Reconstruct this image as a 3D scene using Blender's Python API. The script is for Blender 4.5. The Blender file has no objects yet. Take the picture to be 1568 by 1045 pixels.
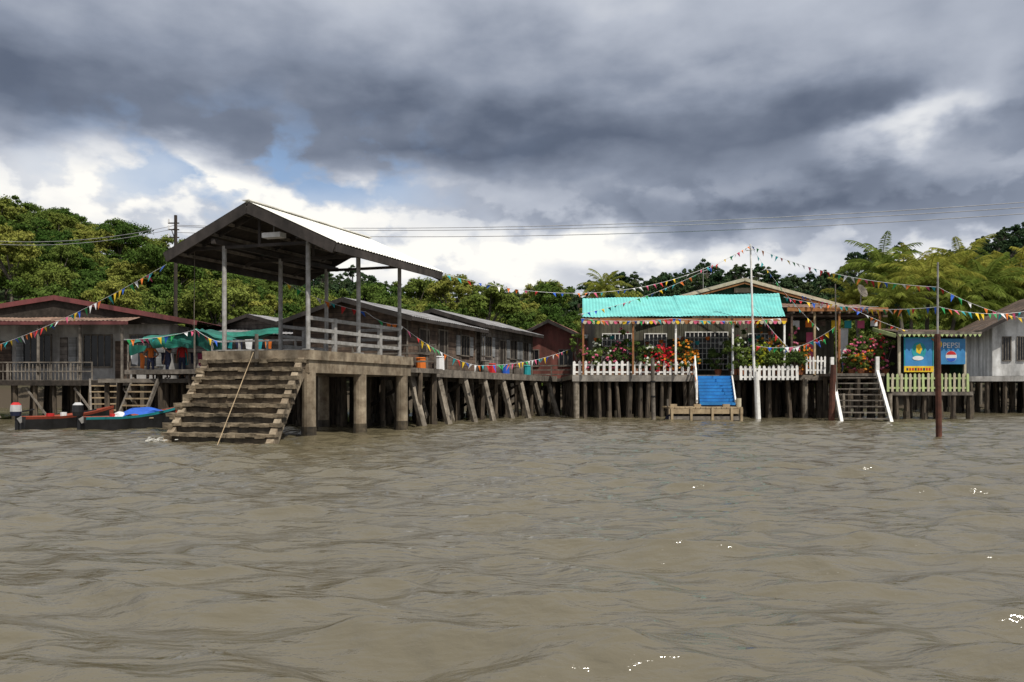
import bpy, math, random
import numpy as np
from mathutils import Vector, noise as mnoise
R = random.Random(7)
scene = bpy.context.scene
scene.view_settings.view_transform = 'Standard'; scene.view_settings.look = 'None'; scene.view_settings.exposure = 0
EYE = 1.5
F = 1220.0
def S(px, py, D):   # image pixel coordinates at an estimated distance D -> world position in metres
    return Vector(((px-784)*D/F, D, EYE+(600-py)*D/F))
def SX(px, D): return (px-784)*D/F
def SZ(py, D): return EYE+(600-py)*D/F

# ------------------------------------------------------------------ materials
class NT:
    def __init__(s, tree): s.t = tree; s.n = tree.nodes; s.l = tree.links
    def new(s, typ, **kw):
        nd = s.n.new(typ)
        for k, v in kw.items(): setattr(nd, k, v)
        return nd
    def put(s, sock, v):
        if isinstance(v, bpy.types.NodeSocket): s.l.new(v, sock)
        elif v is not None: sock.default_value = v
    def math(s, op, a, b=None, c=None, clamp=False):
        nd = s.new('ShaderNodeMath', operation=op); nd.use_clamp = clamp
        s.put(nd.inputs[0], a)
        if b is not None: s.put(nd.inputs[1], b)
        if c is not None: s.put(nd.inputs[2], c)
        return nd.outputs[0]
    def noise(s, vec, scale, detail=5, rough=.55, dist=0):
        nd = s.new('ShaderNodeTexNoise'); s.put(nd.inputs['Vector'], vec)
        nd.inputs['Scale'].default_value = scale; nd.inputs['Detail'].default_value = detail
        nd.inputs['Roughness'].default_value = rough; nd.inputs['Distortion'].default_value = dist
        return nd.outputs['Fac']
    def mapping(s, vec, scale):
        nd = s.new('ShaderNodeMapping'); s.put(nd.inputs['Vector'], vec); nd.inputs['Scale'].default_value = scale
        return nd.outputs[0]
    def mix(s, fac, a, b, blend='MIX'):
        nd = s.new('ShaderNodeMix', data_type='RGBA', blend_type=blend)
        s.put(nd.inputs[0], fac)
        for i, v in ((6, a), (7, b)):
            if isinstance(v, tuple) and len(v) == 3: v = (*v, 1)
            s.put(nd.inputs[i], v)
        return nd.outputs[2]
    def ramp(s, fac, stops):
        nd = s.new('ShaderNodeValToRGB'); s.put(nd.inputs[0], fac)
        e = nd.color_ramp.elements
        while len(e) < len(stops): e.new(.5)
        for i, (p, c) in enumerate(stops):
            e[i].position = p; e[i].color = (*c, 1) if isinstance(c, tuple) else (c, c, c, 1)
        return nd.outputs[0]

def M(name, c1, c2=None, scale=2.5, stretch=(1, 1, 1), rough=.8, bump=.25, planks=None, metal=0., stain=.5):
    m = bpy.data.materials.new(name); m.use_nodes = True
    t = NT(m.node_tree); b = t.n['Principled BSDF']
    co = t.new('ShaderNodeTexCoord').outputs['Object']
    if c2 is None: c2 = tuple(x*.6 for x in c1)
    n1 = t.noise(t.mapping(co, stretch), scale, 7, .65)
    f = t.ramp(n1, [(.36, 0.), (.66, 1.)])
    col = t.mix(f, c2, c1)
    n2 = t.noise(t.mapping(co, (1, 1, .22)), 1.3, 5, .6)
    st = t.ramp(n2, [(.38, 1-stain), (.58, 1.)])
    col = t.mix(1., col, st, 'MULTIPLY')
    h = n1
    if planks:
        ax, sp = planks
        dp = t.new('ShaderNodeVectorMath', operation='DOT_PRODUCT')
        t.put(dp.inputs[0], co); dp.inputs[1].default_value = ax
        q = t.math('DIVIDE', dp.outputs['Value'], sp)
        fr = t.math('FRACT', q); fl = t.math('FLOOR', q)
        gap = t.math('GREATER_THAN', fr, .1)
        wn = t.new('ShaderNodeTexWhiteNoise', noise_dimensions='1D'); t.put(wn.inputs['W'], fl)
        var = t.math('MULTIPLY_ADD', wn.outputs['Value'], .5, .65)
        gv = t.math('MULTIPLY', var, t.math('MULTIPLY_ADD', gap, .65, .35))
        cb = t.new('ShaderNodeCombineColor')
        for i in range(3): t.put(cb.inputs[i], gv)
        col = t.mix(1., col, cb.outputs[0], 'MULTIPLY')
        h = t.math('ADD', n1, gap)
    t.put(b.inputs['Base Color'], col)
    b.inputs['Roughness'].default_value = rough; b.inputs['Metallic'].default_value = metal
    b.inputs['Specular IOR Level'].default_value = .3
    bp = t.new('ShaderNodeBump'); bp.inputs['Strength'].default_value = bump; bp.inputs['Distance'].default_value = .03
    t.put(bp.inputs['Height'], h); t.put(b.inputs['Normal'], bp.outputs[0])
    return m

def leafmat(name, c1, c2, nscale=.5, objvar=.5, trans=.3):
    m = bpy.data.materials.new(name); m.use_nodes = True
    t = NT(m.node_tree); t.n.clear()
    out = t.new('ShaderNodeOutputMaterial')
    co = t.new('ShaderNodeTexCoord').outputs['Object']
    oi = t.new('ShaderNodeObjectInfo')
    n = t.noise(co, nscale, 3)
    f = t.ramp(n, [(.35, 0.), (.65, 1.)])
    col = t.mix(f, c1, c2)
    g = t.new('ShaderNodeNewGeometry')
    rv = t.math('MULTIPLY_ADD', g.outputs['Random Per Island'], .6, .7)
    ov = t.math('MULTIPLY_ADD', oi.outputs['Random'], objvar, 1-objvar/2)
    k = t.math('MULTIPLY', rv, ov)
    cb = t.new('ShaderNodeCombineColor')
    t.put(cb.inputs[0], t.math('MULTIPLY', k, t.math('MULTIPLY_ADD', oi.outputs['Random'], objvar*.7, 1-objvar*.3)))
    t.put(cb.inputs[1], k); t.put(cb.inputs[2], k)
    col = t.mix(1., col, cb.outputs[0], 'MULTIPLY')
    d = t.new('ShaderNodeBsdfDiffuse')
    t.put(d.inputs[0], col)
    if trans > 0:
        tr = t.new('ShaderNodeBsdfTranslucent'); mx = t.new('ShaderNodeMixShader')
        t.put(tr.inputs[0], col); mx.inputs[0].default_value = trans
        t.l.new(d.outputs[0], mx.inputs[1]); t.l.new(tr.outputs[0], mx.inputs[2]); t.l.new(mx.outputs[0], out.inputs[0])
    else: t.l.new(d.outputs[0], out.inputs[0])
    return m

V1 = (.364, .931, 0); U1 = (.931, -.364, 0)
concrete = M('concrete', (.34, .28, .20), (.16, .12, .08), 3, rough=.9, bump=.5)
concrete_wet = M('concrete_wet', (.09, .07, .045), (.03, .024, .016), 4, rough=.6, bump=.6)
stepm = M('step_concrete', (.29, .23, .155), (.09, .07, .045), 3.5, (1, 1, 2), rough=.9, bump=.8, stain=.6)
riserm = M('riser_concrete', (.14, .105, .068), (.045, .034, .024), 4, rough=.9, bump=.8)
wood_grey = M('weathered_wood', (.23, .20, .165), (.10, .085, .07), 4, rough=.9)
wood_deck = M('deck_wood', (.19, .155, .12), (.09, .075, .06), 4, rough=.9, planks=(U1, .2))
wood_brown = M('brown_plank_wall', (.16, .11, .08), (.07, .05, .038), 3, rough=.9, planks=((0, 0, 1), .2))
wood_greyw = M('grey_plank_wall', (.28, .25, .225), (.14, .12, .105), 3, rough=.9, planks=((0, 0, 1), .22))
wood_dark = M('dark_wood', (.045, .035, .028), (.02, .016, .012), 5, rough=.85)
pile_m = M('pile_wood', (.13, .10, .07), (.035, .027, .02), 3, (3, 3, .5), rough=.85)
pile_c = M('pile_concrete', (.30, .26, .21), (.11, .09, .065), 3, rough=.9)
plaster = M('painted_wall', (.42, .41, .39), (.29, .275, .26), 2, rough=.85)
white = M('white_paint', (.80, .79, .76), (.62, .60, .56), 5, rough=.6, bump=.1, stain=.2)
cream = M('cream_paint', (.52, .47, .35), (.38, .33, .23), 5, rough=.6, bump=.1, stain=.25)
steel = M('grey_steel', (.38, .37, .36), (.22, .21, .19), 6, rough=.55, bump=.05, metal=.1, stain=.3)
fascia = M('dark_fascia', (.055, .045, .04), (.03, .025, .022), 3, rough=.75, bump=.1)
roofwhite = M('white_metal_roof', (.80, .79, .74), (.62, .60, .54), 1.2, rough=.45, bump=.05, stain=.15)
roofgrey = M('grey_metal_roof', (.28, .28, .29), (.15, .14, .135), 1.5, rough=.6, bump=.1, stain=.4)
roofmaroon = M('maroon_metal_roof', (.18, .05, .05), (.11, .04, .037), 1.5, rough=.6, bump=.1)
roofred = M('red_metal_roof', (.36, .11, .09), (.34, .20, .17), 1.5, rough=.6, bump=.1)
rooftan = M('rust_metal_roof', (.30, .20, .15), (.15, .085, .06), 1.5, rough=.7, bump=.1)
teal = M('turquoise_awning', (.16, .50, .46), (.12, .43, .41), .8, rough=.6, bump=.1, stain=.15)
tarp = M('green_tarp', (.01, .17, .12), (.008, .10, .075), 1, rough=.6, bump=.3)
orange = M('orange_wood', (.34, .15, .05), (.2, .08, .03), 4, rough=.7, stain=.3)
greenpaint = M('green_paint', (.03, .12, .06), (.02, .08, .05), 3, rough=.7)
limepaint = M('lime_paint', (.46, .54, .24), (.34, .42, .19), 4, rough=.6, bump=.1, stain=.3)
bluemat = M('blue_mat', (.02, .20, .50), (.015, .15, .42), 3, rough=.7, stain=.2)
rust = M('rusty_steel', (.14, .05, .03), (.06, .025, .018), 4, rough=.85, bump=.4)
glass = M('dark_window', (.02, .022, .025), (.012, .012, .014), 2, rough=.2, bump=0)
louvre = M('louvre', (.30, .31, .31), (.22, .22, .22), 3, rough=.6, planks=((0, 0, 1), .09), bump=.2)
black = M('black_rubber', (.02, .02, .022), (.012, .012, .012), 4, rough=.5)
pale_wood = M('pale_wood', (.40, .31, .19), (.25, .18, .11), 4, rough=.8, stain=.3)
def plain(n, c, r=.7): return M(n, c, tuple(x*.75 for x in c), 3, rough=r, bump=.15, stain=.15)
cred = plain('red_cloth', (.5, .02, .02)); cyel = plain('yellow_cloth', (.75, .5, .02)); cblu = plain('blue_cloth', (.02, .10, .48))
cgrn = plain('green_cloth', (.02, .3, .08)); cwht = plain('white_cloth', (.72, .72, .72)); cora = plain('orange_cloth', (.65, .16, .02))
cpnk = plain('pink_cloth', (.6, .10, .2)); cnvy = plain('navy_cloth', (.02, .025, .06)); cteal = plain('teal_cloth', (.02, .30, .33))
clay = plain('clay_pot', (.3, .11, .05))
skinm = plain('skin', (.36, .20, .13), .6); hairm = plain('hair', (.015, .012, .01), .5)

# ------------------------------------------------------------------ mesh builder
class MB:
    def __init__(s, fr=None): s.v = []; s.f = []; s.m = []; s.mats = []; s.fr = fr
    def T(s, p):
        if s.fr is None: return Vector(p)
        o, u, w = s.fr
        return Vector((o[0]+p[0]*u[0]+p[1]*w[0], o[1]+p[0]*u[1]+p[1]*w[1], p[2]))
    def mi(s, m):
        if m not in s.mats: s.mats.append(m)
        return s.mats.index(m)
    def add(s, vs, fs, m):
        k = len(s.v); s.v += [tuple(x) for x in vs]; i = s.mi(m)
        for f in fs: s.f.append(tuple(k+j for j in f)); s.m.append(i)
    def bx(s, a0, a1, b0, b1, z0, z1, m, j=0):
        P = [(a0, b0, z0), (a1, b0, z0), (a1, b1, z0), (a0, b1, z0), (a0, b0, z1), (a1, b0, z1), (a1, b1, z1), (a0, b1, z1)]
        if j: P = [tuple(c+R.uniform(-j, j) for c in p) for p in P]
        s.add([s.T(p) for p in P], [(0, 3, 2, 1), (4, 5, 6, 7), (0, 1, 5, 4), (1, 2, 6, 5), (2, 3, 7, 6), (3, 0, 4, 7)], m)
    def beam(s, p, q, w, h, m, up=(0, 0, 1)):
        p = s.T(p); q = s.T(q); d = (q-p)
        if d.length < 1e-6: return
        d.normalize(); u = Vector(up)
        if abs(d.dot(u)) > .98: u = Vector((1, 0, 0))
        sd = d.cross(u).normalized(); u = sd.cross(d)
        vs = []
        for c in (p, q):
            for a, b in ((-1, -1), (1, -1), (1, 1), (-1, 1)): vs.append(c+sd*a*w/2+u*b*h/2)
        s.add(vs, [(0, 1, 2, 3), (7, 6, 5, 4), (0, 4, 5, 1), (1, 5, 6, 2), (2, 6, 7, 3), (3, 7, 4, 0)], m)
    def cyl(s, p, q, r0, r1=None, m=None, n=8, cap=True):
        r1 = r0 if r1 is None else r1
        p = s.T(p); q = s.T(q); d = (q-p).normalized()
        u = Vector((0, 0, 1)) if abs(d.z) < .9 else Vector((1, 0, 0))
        a = d.cross(u).normalized(); b = d.cross(a)
        vs = []
        for c, r in ((p, r0), (q, r1)):
            for i in range(n):
                t = 2*math.pi*i/n; vs.append(c+(a*math.cos(t)+b*math.sin(t))*r)
        fs = [(i, (i+1) % n, n+(i+1) % n, n+i) for i in range(n)]
        if cap: fs += [tuple(range(n-1, -1, -1)), tuple(range(n, 2*n))]
        s.add(vs, fs, m)
    def poly(s, ps, m): s.add([s.T(p) for p in ps], [tuple(range(len(ps)))], m)
    def sheet(s, p00, p10, p01, p11, m, n=40, amp=.02, nb=4, sag=.0, jit=0):
        A, B, C, D = [s.T(p) for p in (p00, p10, p01, p11)]
        nrm = (B-A).cross(C-A).normalized()
        vs = []
        cols = n*2+1
        for j in range(nb+1):
            tj = j/nb
            for i in range(cols):
                ti = i/(cols-1)
                p = A.lerp(B, ti).lerp(C.lerp(D, ti), tj)
                p = p+nrm*(amp*(1 if i % 2 else -1)-sag*math.sin(math.pi*tj)+jit*(mnoise.noise(p*.7)))
                vs.append(p)
        fs = [(j*cols+i, j*cols+i+1, (j+1)*cols+i+1, (j+1)*cols+i) for j in range(nb) for i in range(cols-1)]
        s.add(vs, fs, m)
    def build(s, name, parent=None, smooth=False):
        me = bpy.data.meshes.new(name); me.from_pydata(s.v, [], s.f)
        for m in s.mats: me.materials.append(m)
        me.polygons.foreach_set('material_index', s.m)
        if smooth: me.polygons.foreach_set('use_smooth', [True]*len(s.f))
        me.update()
        o = bpy.data.objects.new(name, me); scene.collection.objects.link(o)
        if parent:
            o.parent = parent; o.location = -parent.location
        return o
def group(name, loc=(0, 0, 0)):
    e = bpy.data.objects.new(name, None); e.location = loc; e.empty_display_size = .5
    scene.collection.objects.link(e); return e
def recentre(o, c):
    c = Vector(c); me = o.data
    n = len(me.vertices); a = np.empty(n*3, 'f'); me.vertices.foreach_get('co', a)
    a = a.reshape(-1, 3)-np.array(c, 'f'); me.vertices.foreach_set('co', a.ravel()); me.update(); o.location = c

# ------------------------------------------------------------------ camera
cam = bpy.data.cameras.new('camera'); co = bpy.data.objects.new('camera', cam); scene.collection.objects.link(co)
co.location = (0, 0, EYE); co.rotation_euler = (math.radians(90), 0, 0)
cam.sensor_width = 36; cam.lens = F/1568*36; cam.shift_y = (600-522.5)/1568; cam.clip_end = 5000; cam.clip_start = .1
scene.camera = co

# ------------------------------------------------------------------ sun + sky
SD = Vector((.38, -.50, .92)).normalized()
sl = bpy.data.lights.new('sun', 'SUN'); so = bpy.data.objects.new('sun', sl); scene.collection.objects.link(so)
sl.energy = 4.9; sl.angle = math.radians(.5); sl.color = (1, .95, .86)
so.rotation_euler = (-SD).to_track_quat('-Z', 'Y').to_euler(); so.location = (20, -20, 60)
w = bpy.data.worlds.new('World'); scene.world = w; w.use_nodes = True
t = NT(w.node_tree); bg = t.n['Background']; bg.inputs[1].default_value = .108
sky = t.new('ShaderNodeTexSky', sky_type='NISHITA'); sky.sun_disc = False
sky.sun_elevation = math.asin(SD.z); sky.sun_rotation = math.atan2(SD.x, SD.y)
g = t.new('ShaderNodeTexCoord').outputs['Generated']
sp = t.new('ShaderNodeSeparateXYZ'); t.put(sp.inputs[0], g)
x, y, z = sp.outputs
az = t.math('ARCTAN2', x, y); el = t.math('ARCSINE', z)
def cvec(kx, ky, off):
    c_ = t.new('ShaderNodeCombineXYZ'); t.put(c_.inputs[0], t.math('MULTIPLY', az, kx)); t.put(c_.inputs[1], t.math('MULTIPLY_ADD', el, ky, off)); return c_.outputs[0]
n0 = t.noise(cvec(1, 2.2, 3.1), 3.6, 2, .5)       # broad masses
n1 = t.noise(cvec(1, 2.1, 0), 6.0, 7, .48)      # billows
n2 = t.noise(cvec(1, 1.4, 5), 17, 7, .52)      # detail
n3 = t.noise(cvec(1, 1.2, 9.3), 6, 5, .5)
n4 = t.noise(cvec(1, 1.55, 2.7), 12.5, 9, .5)  # cumulus
elw = t.math('ADD', el, t.math('MULTIPLY', t.math('SUBTRACT', n1, .5), .15))
azw = t.math('ADD', az, t.math('MULTIPLY', t.math('SUBTRACT', n3, .5), .30))
base = t.new('ShaderNodeValToRGB'); e = base.color_ramp.elements
st = [(0, .74), (.10, .73), (.16, .70), (.205, .65), (.245, .57), (.272, .36), (.295, .23), (.33, .26), (.38, .40), (.46, .54), (.6, .70), (1, .82)]
while len(e) < len(st): e.new(.5)
for i, (p, v) in enumerate(st): e[i].position = p; e[i].color = (v, v, v, 1)
t.put(base.inputs[0], elw)
acc = base.outputs[0]
def A(px, py):
    u = (px-784)/F; return math.atan(u), math.atan((600-py)/F/math.sqrt(1+u*u))
gfirst = None
for px, py, sx, sy, amp, tilt in [(1180, 322, .34, .040, -.36, 0), (1385, 205, .085, .024, .45, .35), (1470, 130, .06, .04, .22, .4), (60, 170, .2, .05, -.06, 0),
        (310, 268, .20, .034, .30, -.1), (120, 290, .18, .03, .18, 0), (900, 390, .17, .026, .34, 0), (1300, 60, .2, .07, .10, 0), (640, 20, .25, .05, .06, 0), (700, 395, .25, .03, .16, 0),
        (1250, 160, .12, .03, -.05, 0), (820, 220, .22, .035, -.07, 0), (600, 310, .2, .03, .08, 0)]:
    a0, e0 = A(px, py)
    da = t.math('SUBTRACT', azw, a0); de = t.math('SUBTRACT', elw, e0)
    de = t.math('SUBTRACT', de, t.math('MULTIPLY', da, tilt))
    qa = t.math('POWER', t.math('ABSOLUTE', t.math('DIVIDE', da, sx)), 2.); qe = t.math('POWER', t.math('ABSOLUTE', t.math('DIVIDE', de, sy)), 2.)
    gsn = t.math('EXPONENT', t.math('MULTIPLY', t.math('ADD', qa, qe), -1.))
    if gfirst is None: gfirst = gsn
    acc = t.math('MULTIPLY_ADD', gsn, amp, acc)
acc = t.math('MULTIPLY_ADD', t.math('SUBTRACT', n0, .5), .24, acc)
acc = t.math('MULTIPLY_ADD', t.math('SUBTRACT', n1, .5), .22, acc)
acc = t.math('MULTIPLY_ADD', t.math('SUBTRACT', n2, .5), .10, acc)
lowband = t.ramp(el, [(.02, .5), (.12, 1.), (.22, 1.), (.27, 0.)])
cum = t.ramp(n4, [(.47, 0.), (.53, .75), (.66, 1.)])
camp = t.math('MULTIPLY', t.math('MULTIPLY', cum, lowband), t.math('MULTIPLY_ADD', gfirst, -.8, 1.))
acc = t.math('MULTIPLY_ADD', camp, .24, acc)
acc = t.math('SUBTRACT', acc, t.math('MULTIPLY', lowband, .08))
cl = t.ramp(acc, [(0., (.60, .78, 1.15)), (.18, (1.10, 1.35, 1.90)), (.38, (2.4, 2.75, 3.5)), (.58, (4.4, 4.75, 5.5)), (.78, (7.2, 7.35, 7.6)), (.95, (9.5, 9.3, 8.8))])
a0, e0 = A(410, 262)
qa = t.math('POWER', t.math('ABSOLUTE', t.math('DIVIDE', t.math('SUBTRACT', azw, a0), .17)), 2.); qe = t.math('POWER', t.math('ABSOLUTE', t.math('DIVIDE', t.math('SUBTRACT', el, e0), .055)), 2.)
hole = t.math('EXPONENT', t.math('MULTIPLY', t.math('ADD', qa, qe), -1.))
hole = t.math('MULTIPLY', hole, t.ramp(n4, [(.40, 1.), (.50, 0.)]))
skc = t.mix(.3, sky.outputs[0], (3.4, 5.2, 8.4))
t.put(bg.inputs[0], t.mix(hole, cl, skc))

# ------------------------------------------------------------------ water
def axis_pos(lim, s0, g):
    a = [0.]
    while a[-1] < lim: a.append(a[-1]+max(s0, g*a[-1]))
    return np.array(a)
ax = axis_pos(900, .05, .010); X = np.concatenate([-ax[:0:-1], ax])
yy = [2.2]
while yy[-1] < 1400: yy.append(yy[-1]+max(.035, .006*yy[-1] if yy[-1] < 70 else .05*yy[-1]))
Y = np.array([-300, -100, -40, -20, -10, -4, -1, 1.] + yy)
GX, GY = np.meshgrid(X, Y)
stepy = np.gradient(Y)[:, None]*np.ones_like(GX); stepx = np.gradient(X)[None, :]*np.ones_like(GX)
stp = np.maximum(stepx*.4, stepy)
rs = np.random.RandomState(11)
Z = np.zeros_like(GX); DX = np.zeros_like(GX); DY = np.zeros_like(GX)
for i in range(130):
    lam = math.exp(rs.uniform(math.log(.22), math.log(1.7)))
    th = rs.normal(math.radians(84), math.radians(25)); k = 2*math.pi/lam
    slope = .034*(1.25 if .4 < lam < 1.2 else .9)
    am = slope/k; ph = rs.uniform(0, 6.28)
    att = np.clip(lam/(3*stp)-.4, 0, 1)
    arg = k*(GX*math.cos(th)+GY*math.sin(th))+ph
    cs = np.cos(arg)*am*att; sn = np.sin(arg)*am*att
    Z += cs; DX -= .5*sn*math.cos(th); DY -= .5*sn*math.sin(th)
for lam, th, am in ((4.6, 1.3, .022), (3.6, 1.75, .018), (2.7, 1.5, .012)):
    k = 2*math.pi/lam; Z += am*np.cos(k*(GX*math.cos(th)+GY*math.sin(th)))*np.clip(lam/(4*stp)-.4, 0, 1)
grp = .92+.2*np.sin(GX*.35+GY*.23)*np.sin(GY*.31-GX*.19+1)
Z *= grp
P = np.stack([GX+DX, GY+DY, Z], -1).reshape(-1, 3)
nr, nc = GX.shape
idx = np.arange(nr*nc).reshape(nr, nc)
Q = np.stack([idx[:-1, :-1], idx[:-1, 1:], idx[1:, 1:], idx[1:, :-1]], -1).reshape(-1, 4)
def np_mesh(name, P, Q, smooth=True):
    me = bpy.data.meshes.new(name); me.vertices.add(len(P)); me.vertices.foreach_set('co', P.astype('f').ravel())
    me.loops.add(Q.size); me.loops.foreach_set('vertex_index', Q.astype('i').ravel())
    me.polygons.add(len(Q)); me.polygons.foreach_set('loop_start', np.arange(0, Q.size, Q.shape[1], dtype='i'))
    me.polygons.foreach_set('use_smooth', np.full(len(Q), smooth)); me.update(calc_edges=True); me.validate(); return me
me = np_mesh('water', P, Q); wo = bpy.data.objects.new('water', me); scene.collection.objects.link(wo)
m = bpy.data.materials.new('river_water'); m.use_nodes = True; t = NT(m.node_tree); b = t.n['Principled BSDF']
oc = t.new('ShaderNodeTexCoord').outputs['Object']
nn = t.noise(oc, .12, 3)
t.put(b.inputs['Base Color'], t.mix(nn, (.078, .065, .038), (.105, .090, .056)))
b.inputs['Roughness'].default_value = .10; b.inputs['IOR'].default_value = 1.45
b.inputs['Specular IOR Level'].default_value = 1.0
r1 = t.noise(t.mapping(oc, (.55, 1.25, 1)), 2.6, 3, .5)
r2 = t.noise(t.mapping(oc, (.6, 1.3, 1)), 10, 4, .55)
hh = t.math('ADD', r1, t.math('MULTIPLY', r2, .30))
bp = t.new('ShaderNodeBump'); bp.inputs['Strength'].default_value = .8; bp.inputs['Distance'].default_value = .085
t.put(bp.inputs['Height'], hh); t.put(b.inputs['Normal'], bp.outputs[0])
me.materials.append(m)

# ------------------------------------------------------------------ terrain
def pa(px): return (px-784)/F
Npx = [-900, 0, 120, 250, 330, 430, 520, 620, 700, 800, 880, 1000, 1300, 1568, 2200]
Nh = [36, 31.5, 27, 21.5, 16, 12, 10, 12, 12.5, 11, 8, 6, 7, 9, 12]
Fpx = [-900, 0, 300, 430, 520, 620, 700, 800, 880, 940, 1000, 1050, 1150, 1200, 1240, 1280, 1340, 1400, 1470, 1530, 1568, 2200]
Fh = [50, 44, 44, 46, 45, 38, 34, 35, 37, 41, 46, 48, 48, 42, 43, 49, 54, 52, 57, 67, 66, 75]
def hgt(xx, yy_):
    a = xx/max(yy_, 1); r = yy_
    n = np.interp(a, [pa(p) for p in Npx], Nh); f = np.interp(a, [pa(p) for p in Fpx], Fh)
    h = np.interp(r, [70, 76, 100, 150, 185, 230, 350, 420, 900], [-1.5, .6, n*.35, n, n*.85, f*.5, f, f*.9, f*.3])
    return h+1.5*mnoise.noise(Vector((xx*.03, yy_*.03, 0)))*min(1, max(0, (r-80)/40))
tx = np.linspace(-1, 1, 130); ty = np.concatenate([np.linspace(70, 420, 90), np.array([600, 900, 1500])])
TP = []
for r in ty:
    for a in tx: TP.append((a*r*1.0, r, hgt(a*r, r)))
ii = np.arange(len(TP)).reshape(len(ty), len(tx))
TQ = np.stack([ii[:-1, :-1], ii[:-1, 1:], ii[1:, 1:], ii[1:, :-1]], -1).reshape(-1, 4)
me = np_mesh('hills', np.array(TP), TQ); ho = bpy.data.objects.new('hills', me); scene.collection.objects.link(ho)
um = M('undergrowth', (.04, .07, .015), (.018, .03, .01), .3, rough=.95, bump=1, stain=.3)
t = NT(um.node_tree); b = t.n['Principled BSDF']; src = b.inputs['Base Color'].links[0].from_socket
sz = t.new('ShaderNodeSeparateXYZ'); t.put(sz.inputs[0], t.new('ShaderNodeTexCoord').outputs['Object'])
t.put(b.inputs['Base Color'], t.mix(t.ramp(t.math('DIVIDE', sz.outputs[2], 8.), [(.2, 0.), (.5, 1.)]), (.05, .038, .025), src))
me.materials.append(um)

# ------------------------------------------------------------------ trees
def leaf_quads(cs, rad, n, size, rs, flat=.75, inner=.65):
    out = []
    for c, r in zip(cs, rad):
        k = int(n*(r/np.mean(rad))**1.6)+3
        d = rs.normal(size=(k, 3)); d /= np.linalg.norm(d, axis=1)[:, None]
        d[:, 2] = np.where(d[:, 2] < -.3, -d[:, 2]*.7, d[:, 2])
        rr = r*rs.uniform(inner, 1.12, (k, 1))
        p = np.array(c)+d*rr*np.array([1, 1, flat])
        nn = d+rs.normal(scale=.5, size=(k, 3)); nn /= np.linalg.norm(nn, axis=1)[:, None]
        a = np.cross(nn, rs.normal(size=(k, 3))); a /= np.linalg.norm(a, axis=1)[:, None]
        b_ = np.cross(nn, a); s = size*rs.uniform(.6, 1.3, (k, 1))
        q = np.stack([p-a*s, p-b_*s*.55, p+a*s, p+b_*s*.55], 1)
        out.append(q.reshape(-1, 3))
    return np.concatenate(out)
lm_near = leafmat('tree_foliage', (.068, .108, .021), (.130, .172, .040), .35, .9, .22)
lm_far = leafmat('distant_shaded_foliage', (.026, .046, .022), (.048, .074, .032), .2, .6, 0)  # cloud shadow on the far hills painted in as darker leaf greens
bark = M('bark', (.18, .15, .12), (.08, .07, .055), 5, (2, 2, .4), rough=.9)
def tree_mesh(name, seed, H, Rc, nl, nleaf, leaf, lm, tall=False):
    rs = np.random.RandomState(seed); mb = MB()
    th = H*(.62 if tall else .42)
    mb.cyl((0, 0, -1.5), (0, 0, th), .24, .15, bark, 7)
    cs = []; rd = []
    for i in range(nl):
        ph = rs.uniform(0, 6.28); rr = Rc*math.sqrt(rs.uniform(0, 1))*.85
        zz = th+(H-th)*(.25+.7*rs.uniform(0, 1)*(1-.5*(rr/Rc)**2))
        c = (rr*math.cos(ph), rr*math.sin(ph), zz-.2*(H-th)); cs.append(c); rd.append(Rc*rs.uniform(.12, .30))
        if i < 7: mb.cyl((0, 0, th*.75), (c[0]*.85, c[1]*.85, c[2]-.1), .11, .04, bark, 5)
    q = leaf_quads(cs, rd, nleaf, leaf, rs, .85, .35)
    k = len(mb.v); mb.v += [tuple(p) for p in q.tolist()]; i = mb.mi(lm)
    nq = len(q)//4
    for j in range(nq): mb.f.append((k+4*j, k+4*j+1, k+4*j+2, k+4*j+3)); mb.m.append(i)
    me = bpy.data.meshes.new(name); me.from_pydata(mb.v, [], mb.f)
    for mm in mb.mats: me.materials.append(mm)
    me.polygons.foreach_set('material_index', mb.m); me.update(); return me
near_m = [tree_mesh('forest_tree', 10+i, [9, 10.5, 8, 11.5, 9.5, 7][i], [4.0, 4.4, 3.8, 4.0, 3.2, 3.6][i], [34, 38, 30, 34, 26, 30][i], 210, .17, lm_near, i == 3) for i in range(6)]
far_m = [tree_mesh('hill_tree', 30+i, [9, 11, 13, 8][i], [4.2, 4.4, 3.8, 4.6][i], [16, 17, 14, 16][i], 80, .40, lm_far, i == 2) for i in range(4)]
fg = group('forest_trees', (-20, 120, 0)); hg = group('distant_hill_trees', (60, 300, 0))
def inst(me, par, loc, s, rz, nm):
    o = bpy.data.objects.new(nm, me); scene.collection.objects.link(o); o.parent = par
    o.location = Vector(loc)-par.location; o.scale = s; o.rotation_euler = (0, 0, rz)
RT = random.Random(3)
r = 79.
while r < 178:
    stp_ = 4.6 if r < 150 else 6.5
    a = -.78
    while a < .78:
        aa = a+RT.uniform(-.45, .45)*stp_/r; rr = r+RT.uniform(-2, 2); xx = aa*rr
        s = RT.uniform(.62, 1.2)
        if r < 90: s *= .75
        inst(RT.choice(near_m), fg, (xx, rr, hgt(xx, rr)-.8), (s*RT.uniform(.9, 1.15), s, s*RT.uniform(.85, 1.15)), RT.uniform(0, 6.28), 'crown')
        a += stp_/r*RT.uniform(.8, 1.2)
    r += stp_
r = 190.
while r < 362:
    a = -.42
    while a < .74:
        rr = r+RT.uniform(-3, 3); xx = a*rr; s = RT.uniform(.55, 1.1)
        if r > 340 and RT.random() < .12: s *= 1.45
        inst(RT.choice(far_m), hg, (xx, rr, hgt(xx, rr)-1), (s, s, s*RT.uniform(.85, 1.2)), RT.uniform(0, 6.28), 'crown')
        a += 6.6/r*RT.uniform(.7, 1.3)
    r += 8.

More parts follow.
